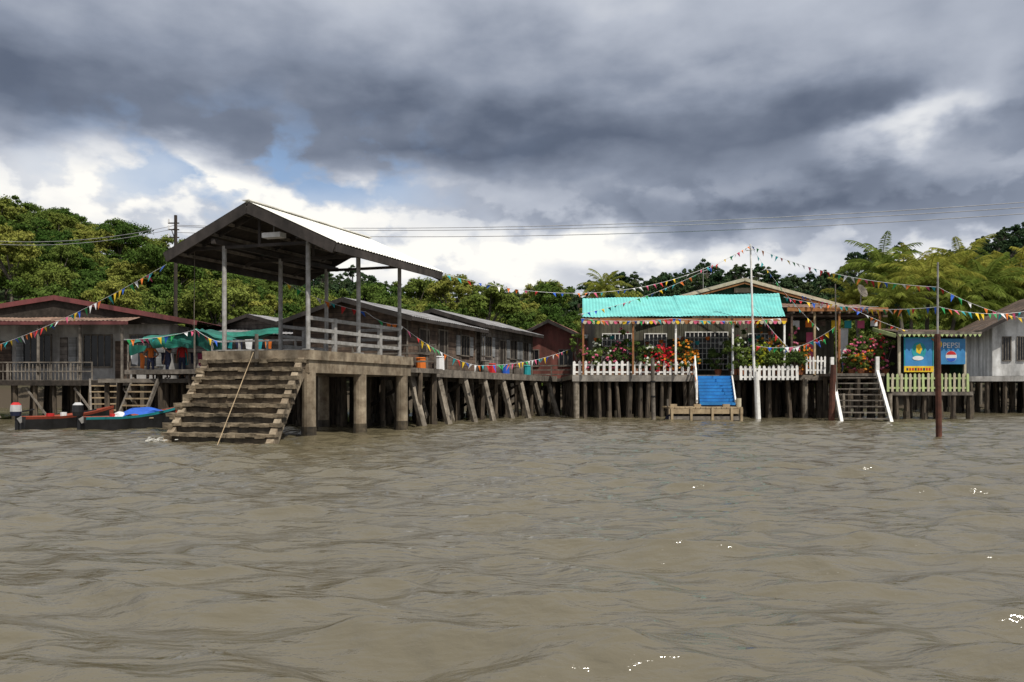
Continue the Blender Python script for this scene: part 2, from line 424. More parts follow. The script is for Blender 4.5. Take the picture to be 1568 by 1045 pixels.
# palms
pal = leafmat('palm_fronds', (.16, .20, .035), (.28, .30, .065), .8, .5, .4)
def palm_mesh(seed, H, L=4.2, nf=24):
    rs = random.Random(seed); mb = MB()
    lean = (rs.uniform(-.8, .8), rs.uniform(-.5, .5))
    pts = [Vector((lean[0]*(t_**2), lean[1]*(t_**2), H*t_)) for t_ in np.linspace(0, 1, 9)]
    pts[0].z = -1.5
    for i in range(8): mb.cyl(pts[i], pts[i+1], .2-.008*i, .19-.008*i, bark, 7, False)
    top = pts[-1]
    for f in range(nf):
        ph = f*2.39996+rs.uniform(-.2, .2); elv = math.radians(80-85*(f/nf)+rs.uniform(-8, 8)); LL = L*rs.uniform(.8, 1.1)
        p = top.copy(); n = 14; seg = LL/n
        hd = Vector((math.cos(ph), math.sin(ph), 0))
        for i in range(n):
            e_ = elv-(i/n)**1.4*math.radians(80)
            d = hd*math.cos(e_)+Vector((0, 0, 1))*math.sin(e_)
            q = p+d*seg
            mb.beam(p, q, .05, .04, pal)
            if i > 0:
                side = Vector((-hd.y, hd.x, 0)); ll = .9*math.sin(math.pi*(.12+.83*i/n))**.7
                for sgn in (-1, 1):
                    for k in range(3):
                        b0 = p.lerp(q, k/3)
                        tip = b0+side*sgn*ll*.7+d*ll*.5+Vector((0, 0, -ll*rs.uniform(.3, .8)))
                        mid = b0.lerp(tip, .45)+Vector((0, 0, .07)); wv = d*.04
                        mb.add([b0-wv*.6, b0+wv*.6, mid+wv, tip, mid-wv], [(0, 1, 2, 3, 4)], pal)
            p = q
    for i in range(6):
        a_ = i; mb.cyl(top+Vector((math.cos(a_)*.2, math.sin(a_)*.2, -.35)), top+Vector((math.cos(a_)*.25, math.sin(a_)*.25, -.12)), .1, .09, greenpaint, 6)
    return mb
pm = []
for i, (h_, L_) in enumerate([(8, 4.4), (9.5, 4.8), (6.5, 4.0)]):
    mb = palm_mesh(50+i, h_, L_); o = mb.build('palm_tree'); pm.append(o.data); bpy.data.objects.remove(o)
for px, py, D, k, s in [(1345, 418, 76, 1, 1.), (1418, 436, 70, 0, 1.05), (1472, 418, 78, 1, 1.05), (1500, 445, 73, 0, 1.1), (1552, 440, 76, 1, 1.1), (1385, 462, 66, 2, .9), (1450, 468, 68, 2, 1), (1515, 478, 74, 2, 1.1), (1600, 430, 76, 1, 1), (1316, 462, 78, 2, .85), (930, 445, 88, 1, .72), (1480, 498, 72, 2, .9), (1575, 470, 74, 0, 1), (1355, 482, 70, 2, .8), (1530, 430, 82, 1, 1), (1395, 425, 84, 1, .95)]:
    p = S(px, py, D); me = pm[k]; Hh = [8, 9.5, 6.5][k]*s
    o = bpy.data.objects.new('palm_tree', me); scene.collection.objects.link(o)
    o.location = (p.x, p.y, p.z-Hh); o.scale = (s, s, s); o.rotation_euler = (0, 0, R.uniform(0, 6.28))

# ------------------------------------------------------------------ generic pieces
def piles(mb, a0, a1, b0, b1, sa, sb, zt, r=.11, m=None, lean=.12):
    na = max(1, round((a1-a0)/sa)); nb = max(1, round((b1-b0)/sb))
    for i in range(na+1):
        for j in range(nb+1):
            a = a0+(a1-a0)*i/na+R.uniform(-.12, .12); b_ = b0+(b1-b0)*j/nb+R.uniform(-.08, .08)
            rr = r*R.uniform(.8, 1.25)
            mb.cyl((a+R.uniform(-lean, lean), b_+R.uniform(-lean, lean), -.8), (a, b_, zt), rr*1.1, rr, m or pile_m, 7)
            mb.cyl((a, b_, -.8), (a, b_, R.uniform(.2, .45)), rr*1.25, rr*1.2, concrete_wet, 7)
def window(mb, a0, a1, b_, z0, z1, out=-1, frame=white, pane=glass, bars=2, t_=.05):
    s = out
    def bb(x0, x1, d0, d1, y0, y1, mm): mb.bx(x0, x1, min(b_+s*d0, b_+s*d1), max(b_+s*d0, b_+s*d1), y0, y1, mm)
    bb(a0, a1, .002, .03, z0, z1, pane)
    bb(a0-t_, a0, .002, .07, z0-t_, z1+t_, frame); bb(a1, a1+t_, .002, .07, z0-t_, z1+t_, frame)
    bb(a0, a1, .002, .068, z1, z1+t_, frame); bb(a0, a1, .002, .09, z0-t_, z0, frame)
    for i in range(1, bars):
        c = a0+(a1-a0)*i/bars; bb(c-.02, c+.02, .032, .06, z0, z1, frame)
def railing(mb, a0, a1, b_, z, h, m, rails=3, sp=1.5, th=.07):
    n = max(1, round(abs(a1-a0)/sp))
    for i in range(n+1):
        a = a0+(a1-a0)*i/n; mb.bx(a-th/2, a+th/2, b_-th/2, b_+th/2, z, z+h, m)
    for k in range(rails):
        zz = z+h*(k+1)/rails-.02
        mb.bx(min(a0, a1), max(a0, a1), b_-th/2-.012, b_+th/2+.012, zz-th*.6, zz+th*.5, m)
def stair(mb, top, bot, wd, n, m, strm, sw=.08, sh=.2, tread=.05, rail=False):
    top = Vector(top); bot = Vector(bot)
    d = bot-top; hd = Vector((d.x, d.y, 0)).normalized(); sd = Vector((-hd.y, hd.x, 0))
    for s in (-1, 1): mb.beam(top+sd*s*wd/2, bot+sd*s*wd/2, sw, sh, strm)
    for i in range(1, n+1):
        c = top.lerp(bot, i/(n+.6)); mb.beam(c-sd*(wd/2-sw*.5), c+sd*(wd/2-sw*.5), .26, tread, m)

# ------------------------------------------------------------------ people
def person(nm, loc, rz, h, shirt, lower, pose='stand', longhair=False):
    V = []; E = []; RR = []
    def v(p, r, par=None, r2=None):
        V.append(p); RR.append((r, r2 or r))
        if par is not None: E.append((par, len(V)-1))
        return len(V)-1
    pel = v((0, 0, .95), .135, None, .10); sp_ = v((0, -.01, 1.12), .12, pel, .095); ch = v((0, 0, 1.31), .15, sp_, .10)
    ub = v((0, .01, 1.41), .10, ch, .07); nk = v((0, 0, 1.475), .048, ub); hb = v((0, -.015, 1.54), .062, nk, .07); hd = v((0, -.01, 1.62), .075, hb, .09); v((0, 0, 1.69), .05, hd, .06)
    for s in (-1, 1):
        if pose == 'reach' and s == 1: el_, wr, pl = (.30, -.14, 1.25), (.28, -.34, 1.38), (.27, -.41, 1.42)
        elif pose == 'hips': el_, wr, pl = (s*.33, .05, 1.16), (s*.2, -.08, 1.02), (s*.16, -.13, 1.0)
        else: el_, wr, pl = (s*.235, .03, 1.13), (s*.245, -.05, .89), (s*.245, -.075, .81)
        sh = v((s*.165, 0, 1.40), .06, ub); e_ = v(el_, .042, sh); w_ = v(wr, .027, e_, .03); p_ = v(pl, .022, w_, .038)
        d = (Vector(pl)-Vector(wr)).normalized(); pr = d.cross(Vector((s, 0, .01))).normalized()
        for k, ln in enumerate((.062, .075, .08, .07)):
            b0 = Vector(pl)+pr*(k-1.5)*.021; f1 = v(tuple(b0+d*.045), .0095, p_); v(tuple(b0+d*(.045+ln)+Vector((-s*.02, -.01, 0))), .008, f1)
        tb = Vector(wr).lerp(Vector(pl), .6)-pr*.04; f1 = v(tuple(tb), .011, w_); v(tuple(tb-pr*.015+d*.05), .009, f1)
        k_ = .10 if pose != 'stand' else .02
        hp = v((s*.085, 0, .87), .085, pel, .09); kn = v((s*.10, -.03-k_*(s == 1), .50), .055, hp, .06); an = v((s*.105, .02, .09), .036, kn, .042); hl = v((s*.105, .0, .05), .038, an); v((s*.12, -.14, .03), .028, hl, .036)
    me = bpy.data.meshes.new(nm); me.from_pydata([tuple(c*h/1.72 for c in p) for p in V], E, [])
    o = bpy.data.objects.new(nm, me); scene.collection.objects.link(o)
    bpy.context.view_layer.objects.active = o
    o.modifiers.new('skin', 'SKIN')
    if not me.skin_vertices:
        bpy.context.view_layer.objects.active = o; o.select_set(True); bpy.ops.mesh.customdata_skin_add()
    for i, r_ in enumerate(RR): me.skin_vertices[0].data[i].radius = (r_[0]*h/1.72, r_[1]*h/1.72)
    me.skin_vertices[0].data[0].use_root = True
    ss = o.modifiers.new('sub', 'SUBSURF'); ss.levels = 2; ss.render_levels = 2
    dg = bpy.context.evaluated_depsgraph_get(); m2 = bpy.data.meshes.new_from_object(o.evaluated_get(dg))
    o.modifiers.clear(); o.data = m2; m2.materials.clear()
    for mm in (skinm, shirt, lower, hairm, cnvy): m2.materials.append(mm)
    k = 1.72/h
    for p in m2.polygons:
        c = p.center*k; p.use_smooth = True; mi = 0
        if c.z > 1.655 or (c.y > .02 and c.z > (1.40 if longhair else 1.55) and abs(c.x) < .12): mi = 3
        elif c.z < .055: mi = 4
        elif c.z < 1.0 and abs(c.x) < .19 and c.z > .2: mi = 2
        elif c.z < 1.455 and c.z >= .95 and abs(c.x) < .225 and c.y > -.14 and not (pose == 'reach' and c.x > .22): mi = 1
        p.material_index = mi
    o.location = loc; o.rotation_euler = (0, 0, rz)
    mb = MB()
    for s in (-1, 1): mb.cyl((s*.028, -.088, 1.625), (s*.028, -.098, 1.625), .008, .006, hairm, 8); mb.cyl((s*.078, .0, 1.60), (s*.088, .005, 1.63), .012, .014, skinm, 8)
    mb.cyl((0, -.09, 1.62), (0, -.112, 1.59), .008, .014, skinm, 8); mb.beam((-.022, -.088, 1.562), (.022, -.088, 1.562), .012, .008, cpnk)
    f_ = mb.build('face'); f_.parent = o; f_.scale = (h/1.72,)*3
    return o

# ------------------------------------------------------------------ JETTY
jo = (-6.65, 26.0); ju = (.958, -.287); jv = (.406, .914)
jet = group('jetty_shelter', (-7, 28, 0))
mb = MB((jo, ju, jv))
mb.bx(-4.0, .12, -.1, 6.4, 2.56, 2.87, concrete, .015)
mb.bx(-.28, .05, -.02, 6.32, 2.12, 2.558, concrete, .01)
mb.bx(-3.75, -3.45, -.02, 6.32, 2.12, 2.558, concrete)
for b_ in (.02, 3.0, 5.9): mb.bx(-3.43, -.3, b_, b_+.32, 2.1, 2.555, concrete)
mb.build('platform', jet)
mb = MB((jo, ju, jv))
for a in (-.12, -3.6):
    for b_ in (.2, 3.1, 5.95):
        mb.cyl((a, b_, -1), (a, b_, 2.12), .235, .225, concrete, 14)
        mb.cyl((a, b_, -1), (a, b_, .35), .25, .245, concrete_wet, 14)
mb.build('pillars', jet, False)
ms = MB(((-6.69, 25.95), ju, (-.02, -1)))
N = 10; run = .35; rise = 2.87/N
for i in range(N):
    zt = 2.86-rise*(i+1)+.0; b0 = i*run
    l = -4.0+R.uniform(-.12, .16)-.01*i; rr = R.uniform(-.05, .06)
    dark = i >= 6
    nseg = 12
    for k in range(nseg):
        a0 = l+(rr-l)*k/nseg; a1 = l+(rr-l)*(k+1)/nseg; wj = R.uniform(-.03, .035)
        if dark and R.random() < .06: continue
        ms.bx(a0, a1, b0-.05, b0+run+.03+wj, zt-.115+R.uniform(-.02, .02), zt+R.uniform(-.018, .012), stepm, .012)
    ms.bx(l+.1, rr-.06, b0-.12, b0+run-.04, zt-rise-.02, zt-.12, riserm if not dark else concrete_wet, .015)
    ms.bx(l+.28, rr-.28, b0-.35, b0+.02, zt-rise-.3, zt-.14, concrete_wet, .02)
    ms.bx(l+R.uniform(.0, .15), l+.35, b0-.03, b0+run+.09, zt-.19, zt-.1, stepm, .02)
for a0, a1 in ((-.30, -.07), (-3.85, -3.6)):
    prof = [(0, 2.5), (0, 2.0), (1.1, 1.25), (2.3, .35), (3.0, -.3), (3.7, -.5), (3.5, .1)]
    top = [(0, 2.62)] + [(i*run+.3, 2.86-rise*(i+1)-.1) for i in range(N)]
    pr = top+prof[::-1][1:]
    k = len(pr)
    vs = [ms.T((a0, p[0], p[1])) for p in pr]+[ms.T((a1, p[0], p[1])) for p in pr]
    ms.add(vs, [tuple(range(k)), tuple(range(2*k-1, k-1, -1))]+[(i, (i+1) % k, k+(i+1) % k, k+i) for i in range(k)], concrete)
ms.build('stairs', jet)
mb = MB((jo, ju, jv))
zb = 6.42
for a in (-.02, -3.22):
    for b_ in (.02, 2.85, 5.6):
        mb.cyl((a, b_, 2.87), (a, b_, zb), .075, .075, steel, 10)
        mb.bx(a-.13, a+.13, b_-.13, b_+.13, 2.87, 2.9, steel)
    mb.bx(a-.07, a+.07, -.5, 6.3, zb, zb+.16, fascia)
for b_ in (.02, 2.85, 5.6):
    mb.bx(-4.7, 1.0, b_-.05, b_+.05, zb-.1+.0, zb-.002, fascia)
    mb.beam((-1.85, b_, 7.50), (1.2, b_, 6.16), .08, .14, fascia); mb.beam((-1.85, b_, 7.50), (-4.9, b_, 6.16), .08, .14, fascia)
    mb.beam((-1.85, b_, zb), (-1.85, b_, 7.4), .08, .08, fascia)
mb.build('roof_posts', jet)
mb = MB((jo, ju, jv))
ZR, ZE = 7.72, 6.22
for sgn in (1, -1):
    a1 = -1.85+3.2*sgn
    mb.sheet((-1.85, -.6, ZR), (-1.85, 6.4, ZR), (a1+.05*sgn, -.6, ZE), (a1+.05*sgn, 6.4, ZE), roofwhite, 42, .016, 2)
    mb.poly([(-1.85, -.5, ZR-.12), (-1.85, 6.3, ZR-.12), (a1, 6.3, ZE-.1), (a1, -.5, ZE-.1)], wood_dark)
    for k in range(5):
        f_ = (k+.5)/5; aa = -1.85+3.2*sgn*f_; zz = ZR-.12-1.5*f_-.07
        mb.bx(aa-.035, aa+.035, -.45, 6.25, zz-.05, zz+.05, wood_grey)
    mb.bx(a1-.03, a1+.03, -.55, 6.35, ZE-.30, ZE-.04, fascia)
    for b_ in (-.57, 6.35):
        mb.beam((-1.85, b_, ZR-.21), (a1, b_, ZE-.19), .05, .34, fascia)
mb.beam((-1.85, -.62, ZR+.03), (-1.85, 6.42, ZR+.03), .3, .03, roofwhite)
mb.build('roof', jet)
mb = MB((jo, ju, jv))
mb.bx(-1.75, -1.05, .0, .3, 6.62, 6.78, cwht); mb.cyl((-1.4, .15, 6.78), (-1.4, .15, 7.2), .02, .02, steel, 6)
mb.build('lamp', jet)
mb = MB((jo, ju, jv))
for s0, s1 in ((.02, 2.85), (2.85, 5.6)):
    for a in (-.02, -3.22):
        if a < -3 and s0 < 1: continue
        for zz in (3.18, 3.55, 3.92): mb.bx(a-.05, a+.05, s0+.05, s1-.05, zz-.06, zz+.06, steel)
        mb.bx(a-.06, a+.06, (s0+s1)/2-.07, (s0+s1)/2+.07, 2.87, 4.0, steel)
for zz in (3.18, 3.55, 3.92): mb.bx(-1.7, -.1, 5.58, 5.66, zz-.06, zz+.06, steel)
mb.build('railings', jet)
mb = MB()
p0 = S(298, 385, 27.5); mb.cyl(p0, S(297, 545, 27.5), .012, .012, wood_grey, 5)
mb.cyl(S(388, 540, 25.9), S(332, 684, 22.2), .014, .014, pale_wood, 5)
mb.cyl(S(393, 560, 26.2), S(393, 512, 26.2), .07, .06, wood_grey, 7)
mb.build('mooring_ropes', jet)
mb = MB()
foam = M('foam', (.8, .8, .76), (.45, .42, .36), 9, rough=.9, stain=.1)
rf = random.Random(4)
for k in range(50):
    c = Vector((-10.75+abs(rf.gauss(0, .25)), 23.45+rf.gauss(0, .12), .03+abs(rf.gauss(0, .05))))
    s = rf.uniform(.008, .03)
    mb.cyl(c-Vector((s*1.5, 0, 0)), c+Vector((s*1.5, 0, rf.uniform(0, .02))), s*.5, s*.4, foam, 5)
mb.build('splash', jet)

bw = group('boardwalk', (-9, 36, 0)); mb = MB((jo, ju, jv))
mb.bx(-6.2, -.6, 6.42, 10.2, 2.3, 2.5, wood_grey); piles(mb, -6., -.8, 6.8, 10, 1.8, 1.6, 2.3, .12)
railing(mb, -6.2, -.8, 9.9, 2.5, 1.1, wood_grey); railing(mb, -9.5, -4, 6.6, 2.5, 1.2, steel)
mb.bx(-14, -6.25, 6.42, 9.5, 2.28, 2.48, wood_grey); piles(mb, -13.8, -6.4, 6.7, 9.4, 1.6, 1.3, 2.3, .11)
mb.build('planks', bw)

# ------------------------------------------------------------------ MIDDLE ROW OF HOUSES
def houseframe(ox, oy): return ((ox, oy), (U1[0], U1[1]), (V1[0], V1[1]))
fr = houseframe(-3.85, 35.0)
dk = group('stilt_walkway', (0, 44, 0)); mb = MB(fr)
mb.bx(-9, 0, -1.5, 18.5, 2.28, 2.46, wood_deck)
mb.bx(-.12, .06, -1.55, 18.55, 2.16, 2.5, wood_grey)
mb.bx(-1.3, -1.15, -1.5, 18.5, 2.0, 2.27, wood_dark)
piles(mb, -8.5, -.5, -1.2, 18.2, 1.5, 1.5, 2.28, .12)
for k in range(8):
    b_ = -.9+k*2.6+R.uniform(-.2, .2)
    mb.bx(-.35, -.05, b_-.15, b_+.15, 1.9, 2.27, pile_c)
    mb.beam((-.15, b_, 2.15), (.75+R.uniform(-.1, .1), b_-.4, -.6), .26, .2, pile_c)
    mb.beam((-1.5, b_+.3, 2.15), (-.6, b_+.2, -.6), .22, .2, pile_c)
    mb.beam((-2.9, b_, .5), (-.3, b_, 1.9), .1, .14, wood_dark)
mb.build('deck', dk)
def longhouse(nm, fr, a0, a1, b0, b1, zd, ze, zr, wall, roof, fas, wins, oh=.7, trim=wood_grey, endwins=()):
    o = fr[0]; g_ = group(nm, (o[0]+fr[2][0]*(b0+b1)/2, o[1]+fr[2][1]*(b0+b1)/2, zd))
    mb = MB(fr)
    mb.bx(a0, a1, b0, b1, zd, ze+.02, wall)
    am = (a0+a1)/2
    for b_ in (b0, b1): mb.poly([(a0, b_, ze+.02), (a1, b_, ze+.02), (am, b_, zr-.06)], wall)
    mb.build('walls', g_)
    mb = MB(fr)
    for a_, in ((a0,), (a1,)):
        sg = 1 if a_ > am else -1; ae = a_+sg*oh; zz = ze-(zr-ze)*oh/(a1-am)
        mb.sheet((am, b0-oh, zr), (am, b1+oh, zr), (ae, b0-oh, zz), (ae, b1+oh, zz), roof, int((b1-b0)*5), .015, 4, jit=.03)
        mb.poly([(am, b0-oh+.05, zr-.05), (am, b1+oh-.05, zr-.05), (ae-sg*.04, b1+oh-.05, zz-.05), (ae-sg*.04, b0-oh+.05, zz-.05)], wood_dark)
        mb.bx(min(ae-sg*.03, ae), max(ae-sg*.03, ae), b0-oh, b1+oh, zz-.18, zz-.02, fas)
        for b_ in (b0-oh, b1+oh): mb.beam((am, b_, zr-.12), (ae, b_, zz-.12), .05, .2, fas)
    mb.build('roof', g_)
    mb = MB(fr)
    fr2 = (fr[0], fr[2], fr[1])
    m2 = MB(fr2)
    for (c, wd, z0, z1, kind) in wins:
        window(m2, c-wd/2, c+wd/2, a1, z0, z1, +1, trim, glass if kind == 'g' else louvre if kind == 'l' else wood_dark, 1 if kind == 'd' else 3, .06)
        if kind == 'g':
            for sg in (-1, 1): m2.bx(c+sg*(wd/2+.32)-.22, c+sg*(wd/2+.32)+.22, a1+.004, a1+.05, z0, z1, louvre)
    n = int((b1-b0)/1.6)
    for i in range(n+1):
        b_ = b0+(b1-b0)*i/n; m2.bx(b_-.05, b_+.05, a1+.004, a1+.035, zd, ze, trim)
    m2.bx(b0, b1, a1+.006, a1+.04, zd+.0, zd+.14, trim)
    m2.build('windows', g_)
    for (c, wd, z0, z1) in endwins: window(mb, c-wd/2, c+wd/2, b0, z0, z1, -1, trim, glass, 3, .06)
    if endwins: mb.build('end_windows', g_)
    return g_
longhouse('wooden_stilt_house', fr, -7.4, -1.2, .6, 8.2, 2.46, 5.0, 5.85, wood_brown, roofgrey, fascia,
          [(2.2, .9, 3.3, 4.4, 'd'), (4.2, .9, 2.5, 4.5, 'd'), (6.8, 1.0, 3.4, 4.4, 'g')], .55)
longhouse('wooden_stilt_house', fr, -6.8, -1.35, 9.2, 17.6, 2.46, 5.35, 6.15, wood_greyw, roofgrey, fascia,
          [(10.3, .8, 3.5, 4.6, 'g'), (12.4, .9, 2.5, 4.5, 'd'), (14.2, 1.0, 3.5, 4.6, 'g'), (16.3, .9, 3.5, 4.6, 'g')], .6)
mb = MB(fr)
for (b_, c_, m_) in [(1.2, .8, cora), (3.1, 1., cwht), (8.6, 1., wood_grey), (9.6, .8, cred), (11.6, .8, cblu), (13.3, .7, wood_grey), (15.2, .9, cteal)]:
    mb.cyl((-.8, b_, 2.46), (-.8, b_, 2.46+c_*.7), .24, .22, m_, 10)
    mb.cyl((-.8, b_, 2.46+c_*.7), (-.8, b_, 2.5+c_*.7), .25, .2, m_, 10)
for b_ in (8.7, 9.0): mb.bx(-1.1, -1.05, b_-.02, b_+.02, 2.46, 5.0, wood_grey)
mb.build('barrels', dk)
fr3 = ((SX(815, 56), 56), (.97, -.24), (.24, .97))
longhouse('red_roofed_stilt_house', fr3, -1.5, 4.0, 0, 8, 2.4, 5.2, 6.5, M('red_brown_wall', (.22, .07, .055), (.15, .06, .045), 2), roofred, fascia, [(2, 1, 3.3, 4.3, 'g')], .6, endwins=[(0., .9, 3.3, 4.4), (2.4, .9, 3.3, 4.4)])
mb = MB(fr3); mb.bx(-2.5, 6, -1.5, 9, 2.2, 2.4, wood_grey); piles(mb, -2.2, 5.8, -1.2, 8, 1.3, 2, 2.2)
railing(mb, -2.5, 3, -1.3, 2.4, .9, wood_grey); mb.build('deck', bw)
frb = houseframe(-13.5, 47)
longhouse('wooden_stilt_house', frb, -6, 2, 0, 9, 2.5, 5.1, 6.1, wood_greyw, roofgrey, fascia, [(2, 1, 3.4, 4.4, 'g'), (5, 1, 3.4, 4.4, 'g')], .8, endwins=[(-3, 1, 3.4, 4.5), (0, 1, 3.4, 4.5)])
mb = MB(frb); mb.bx(-7, 4, -2, 10, 2.3, 2.5, wood_grey); piles(mb, -6.8, 3.8, -1.8, 9, 1.5, 2, 2.3); railing(mb, -7, 4, -1.9, 2.5, 1.0, wood_grey); mb.build('rear_deck', bw)

# ------------------------------------------------------------------ LEFT HOUSE
lh = group('grey_stilt_house', (-24, 46, 2)); fl = ((-28.5, 43.0), (.995, -.02), (.02, .995))
mb = MB(fl)
mb.bx(-6, 11.2, -.9, 9, 1.9, 2.12, wood_grey)
mb.bx(-6, 11.2, -.95, -.903, 1.82, 2.1, wood_dark)
piles(mb, -5.8, 11., -.6, 8, 1.15, 1.8, 1.9, .11)
for i in range(6): mb.beam((-5+i*2.6, -.75, 1.7), (-3.8+i*2.6, -.75, .1), .07, .1, wood_grey)
mb.build('deck', lh)
mb = MB(fl)
mb.bx(-5.5, 9.6, 1.2, 8.5, 2.12, 5.25, plaster)
mb.poly([(-5.5, 1.2, 5.25), (9.6, 1.2, 5.25), (4., 1.2, 6.35)], plaster)
mb.build('walls', lh)
mb = MB(fl)
mb.sheet((3.5, .6, 6.75), (3.5, 9.3, 6.75), (-6.6, .6, 5.2), (-6.6, 9.3, 5.2), roofmaroon, 40, .015, 3)
mb.sheet((3.5, .6, 6.75), (3.5, 9.3, 6.75), (11.4, .6, 5.35), (11.4, 9.3, 5.35), roofmaroon, 40, .015, 3)
mb.beam((3.5, .58, 6.64), (-6.6, .58, 5.09), .06, .26, roofmaroon); mb.beam((3.5, .58, 6.64), (11.4, .58, 5.24), .06, .26, roofmaroon)
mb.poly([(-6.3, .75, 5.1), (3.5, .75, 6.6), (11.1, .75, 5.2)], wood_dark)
mb.sheet((-7, .7, 5.55), (8.4, .7, 5.55), (-7, -1.0, 5.22), (8.4, -1.0, 5.22), rooftan, 70, .02, 3, jit=.05)
mb.bx(-7, 8.4, -1.05, -1.0, 5.02, 5.2, roofmaroon)
for i in range(7): mb.bx(-5.6+i*2.25, -5.5+i*2.25, -.8, -.7, 2.12, 5.2, wood_grey)
mb.build('roof', lh)
mb = MB(fl)
for c in (-4.6, -1.6, 2.2, 5.6, 8.2): window(mb, c-.75, c+.75, 1.2, 2.9, 4.6, -1, wood_grey, glass, 4, .07)
for c in (.35, 7.0): mb.bx(c-.4, c+.4, 1.12, 1.196, 2.13, 4.3, wood_brown)
for i in range(6):
    c = [-3.1, .9+.35, 3.7, 4.2, -5.2, 9.1][i]; mb.bx(c-.2, c+.2, 1.1, 1.195, 2.9, 4.5, louvre if i % 2 else wood_greyw)
mb.build('windows', lh)
mb = MB(fl); railing(mb, -6, 6.4, -.85, 2.12, .95, wood_grey, 2, 1.1, .05)
for i in range(60): mb.bx(-6+i*.2, -5.96+i*.2, -.87, -.83, 2.12, 2.95, wood_grey)
mb.build('railing', lh)
mb = MB(fl)
mb.bx(9.6, 17.5, 3, 9, 2.1, 4.7, wood_greyw); mb.sheet((9.4, 2.2, 4.75), (17.8, 2.2, 4.75), (9.4, 9, 5.9), (17.8, 9, 5.9), roofgrey, 34, .015, 3)
mb.bx(9.6, 17.8, -.5, 3.2, 1.95, 2.12, wood_grey); piles(mb, 9.8, 17.6, -.3, 8, 1.4, 2, 1.95)
for c in (11.5, 14, 16.2): window(mb, c-.5, c+.5, 3, 3, 4.2, -1, wood_grey, glass, 2, .06)
mb.build('annex', lh)
tp = group('tarpaulin_canopy', (SX(265, 37), 37, 4)); mb = MB()
def tarpsheet(mb, c, m, n=14, amp=.12, sag=.35):
    A_, B_, C_, D_ = [Vector(q) for q in c]; vs = []
    for j in range(n+1):
        for i in range(n+1):
            p = A_.lerp(B_, i/n).lerp(C_.lerp(D_, i/n), j/n)
            p.z += -sag*math.sin(math.pi*i/n)*math.sin(math.pi*j/n)+amp*mnoise.noise(p*1.4)
            p.y += amp*.8*mnoise.noise(p*2.6+Vector((7, 3, 1))); vs.append(p)
    mb.add(vs, [(j*(n+1)+i, j*(n+1)+i+1, (j+1)*(n+1)+i+1, (j+1)*(n+1)+i) for j in range(n) for i in range(n)], m)
tarpsheet(mb, [S(196, 528, 36), S(298, 505, 35), S(225, 515, 40), S(320, 506, 40)], tarp)
tarpsheet(mb, [S(298, 505, 35), S(345, 522, 34.5), S(320, 506, 40), S(385, 512, 40)], tarp)
tarpsheet(mb, [S(196, 528, 36), S(225, 530, 35.6), S(199, 545, 36), S(222, 538, 35.6)], tarp, 8, .05, .05)
tarpsheet(mb, [S(228, 520, 35.6), S(298, 507, 35.2), S(236, 532, 35.6), S(300, 532, 35.2)], tarp, 10, .2, .2)
tarpsheet(mb, [S(300, 508, 35.2), S(345, 522, 34.5), S(296, 528, 35.4), S(340, 540, 34.6)], tarp, 10, .2, .05)
tarpsheet(mb, [S(345, 508, 37), S(430, 503, 37), S(345, 516, 36), S(430, 512, 36)], tarp, 8, .15, .25)
for px, D, py in ((196, 36, 528), (298, 35, 505), (345, 34.5, 522), (225, 40, 515), (385, 40, 512)): mb.cyl(S(px, py, D), (SX(px, D), D, 2.0), .04, .04, wood_grey, 6)
mb.build('tarp', tp)
ld = group('hanging_laundry', (SX(250, 37), 37, 3)); mb = MB()
xs = 200
for i, m_ in enumerate([cwht, cora, None, None, cnvy, None, wood_grey, cteal, cnvy, cpnk, None, cwht]):
    wpx = R.uniform(8, 12); hpx = R.uniform(14, 24); D = 37.6
    if m_: tarpsheet(mb, [S(xs, 541, D), S(xs+wpx, 541, D), S(xs+1.5, 541+hpx, D), S(xs+wpx-1.5, 541+hpx+R.uniform(-2, 2), D)], m_, 6, .1, 0)
    xs += wpx+R.uniform(1, 3)
for k, m_ in enumerate([cteal, cnvy, cwht, cteal, cora]):
    tarpsheet(mb, [S(345+k*15, 520, 35.5), S(357+k*15, 520, 35.5), S(347+k*15, 533, 35.5), S(355+k*15, 535, 35.5)], m_, 6, .08, 0)
mb.cyl(S(196, 540, 37.6), S(335, 541, 37.6), .012, .012, black, 5)
mb.build('clothes', ld)
pf = MB(); pf.bx(SX(190, 38), SX(330, 38), 35.6, 42, 1.9, 2.08, wood_grey); piles(pf, SX(195, 38), SX(325, 38), 35.9, 41.5, 1.2, 1.6, 1.9)
pf.build('laundry_deck', bw)
person('standing_person', (SX(231, 36.2), 36.2, 2.08), .4, 1.66, cora, cnvy, 'hips')
person('standing_person', (SX(258, 36.0), 36.0, 2.08), -.5, 1.62, cnvy, cnvy, 'reach', True)
person('standing_person', (SX(279, 36.4), 36.4, 2.08), .2, 1.70, cred, cnvy, 'stand')
person('standing_person', (SX(1287, 46.4), 46.4, 2.46), .3, 1.68, cwht, cnvy, 'stand')
for (x0, x1, D0, D1) in ((166, 170, 41.9, 39.0), (232, 205, 36.2, 35.0)):
    sg = group('wooden_steps', (SX(x0, D0), D0, 1)); mb = MB()
    stair(mb, (SX(x0, D0), D0-.5, 2.1), (SX(x1, D1), D1-.5, .1), 1.25, 6, pale_wood, wood_grey, .09, .16, .06)
    mb.build('steps', sg)

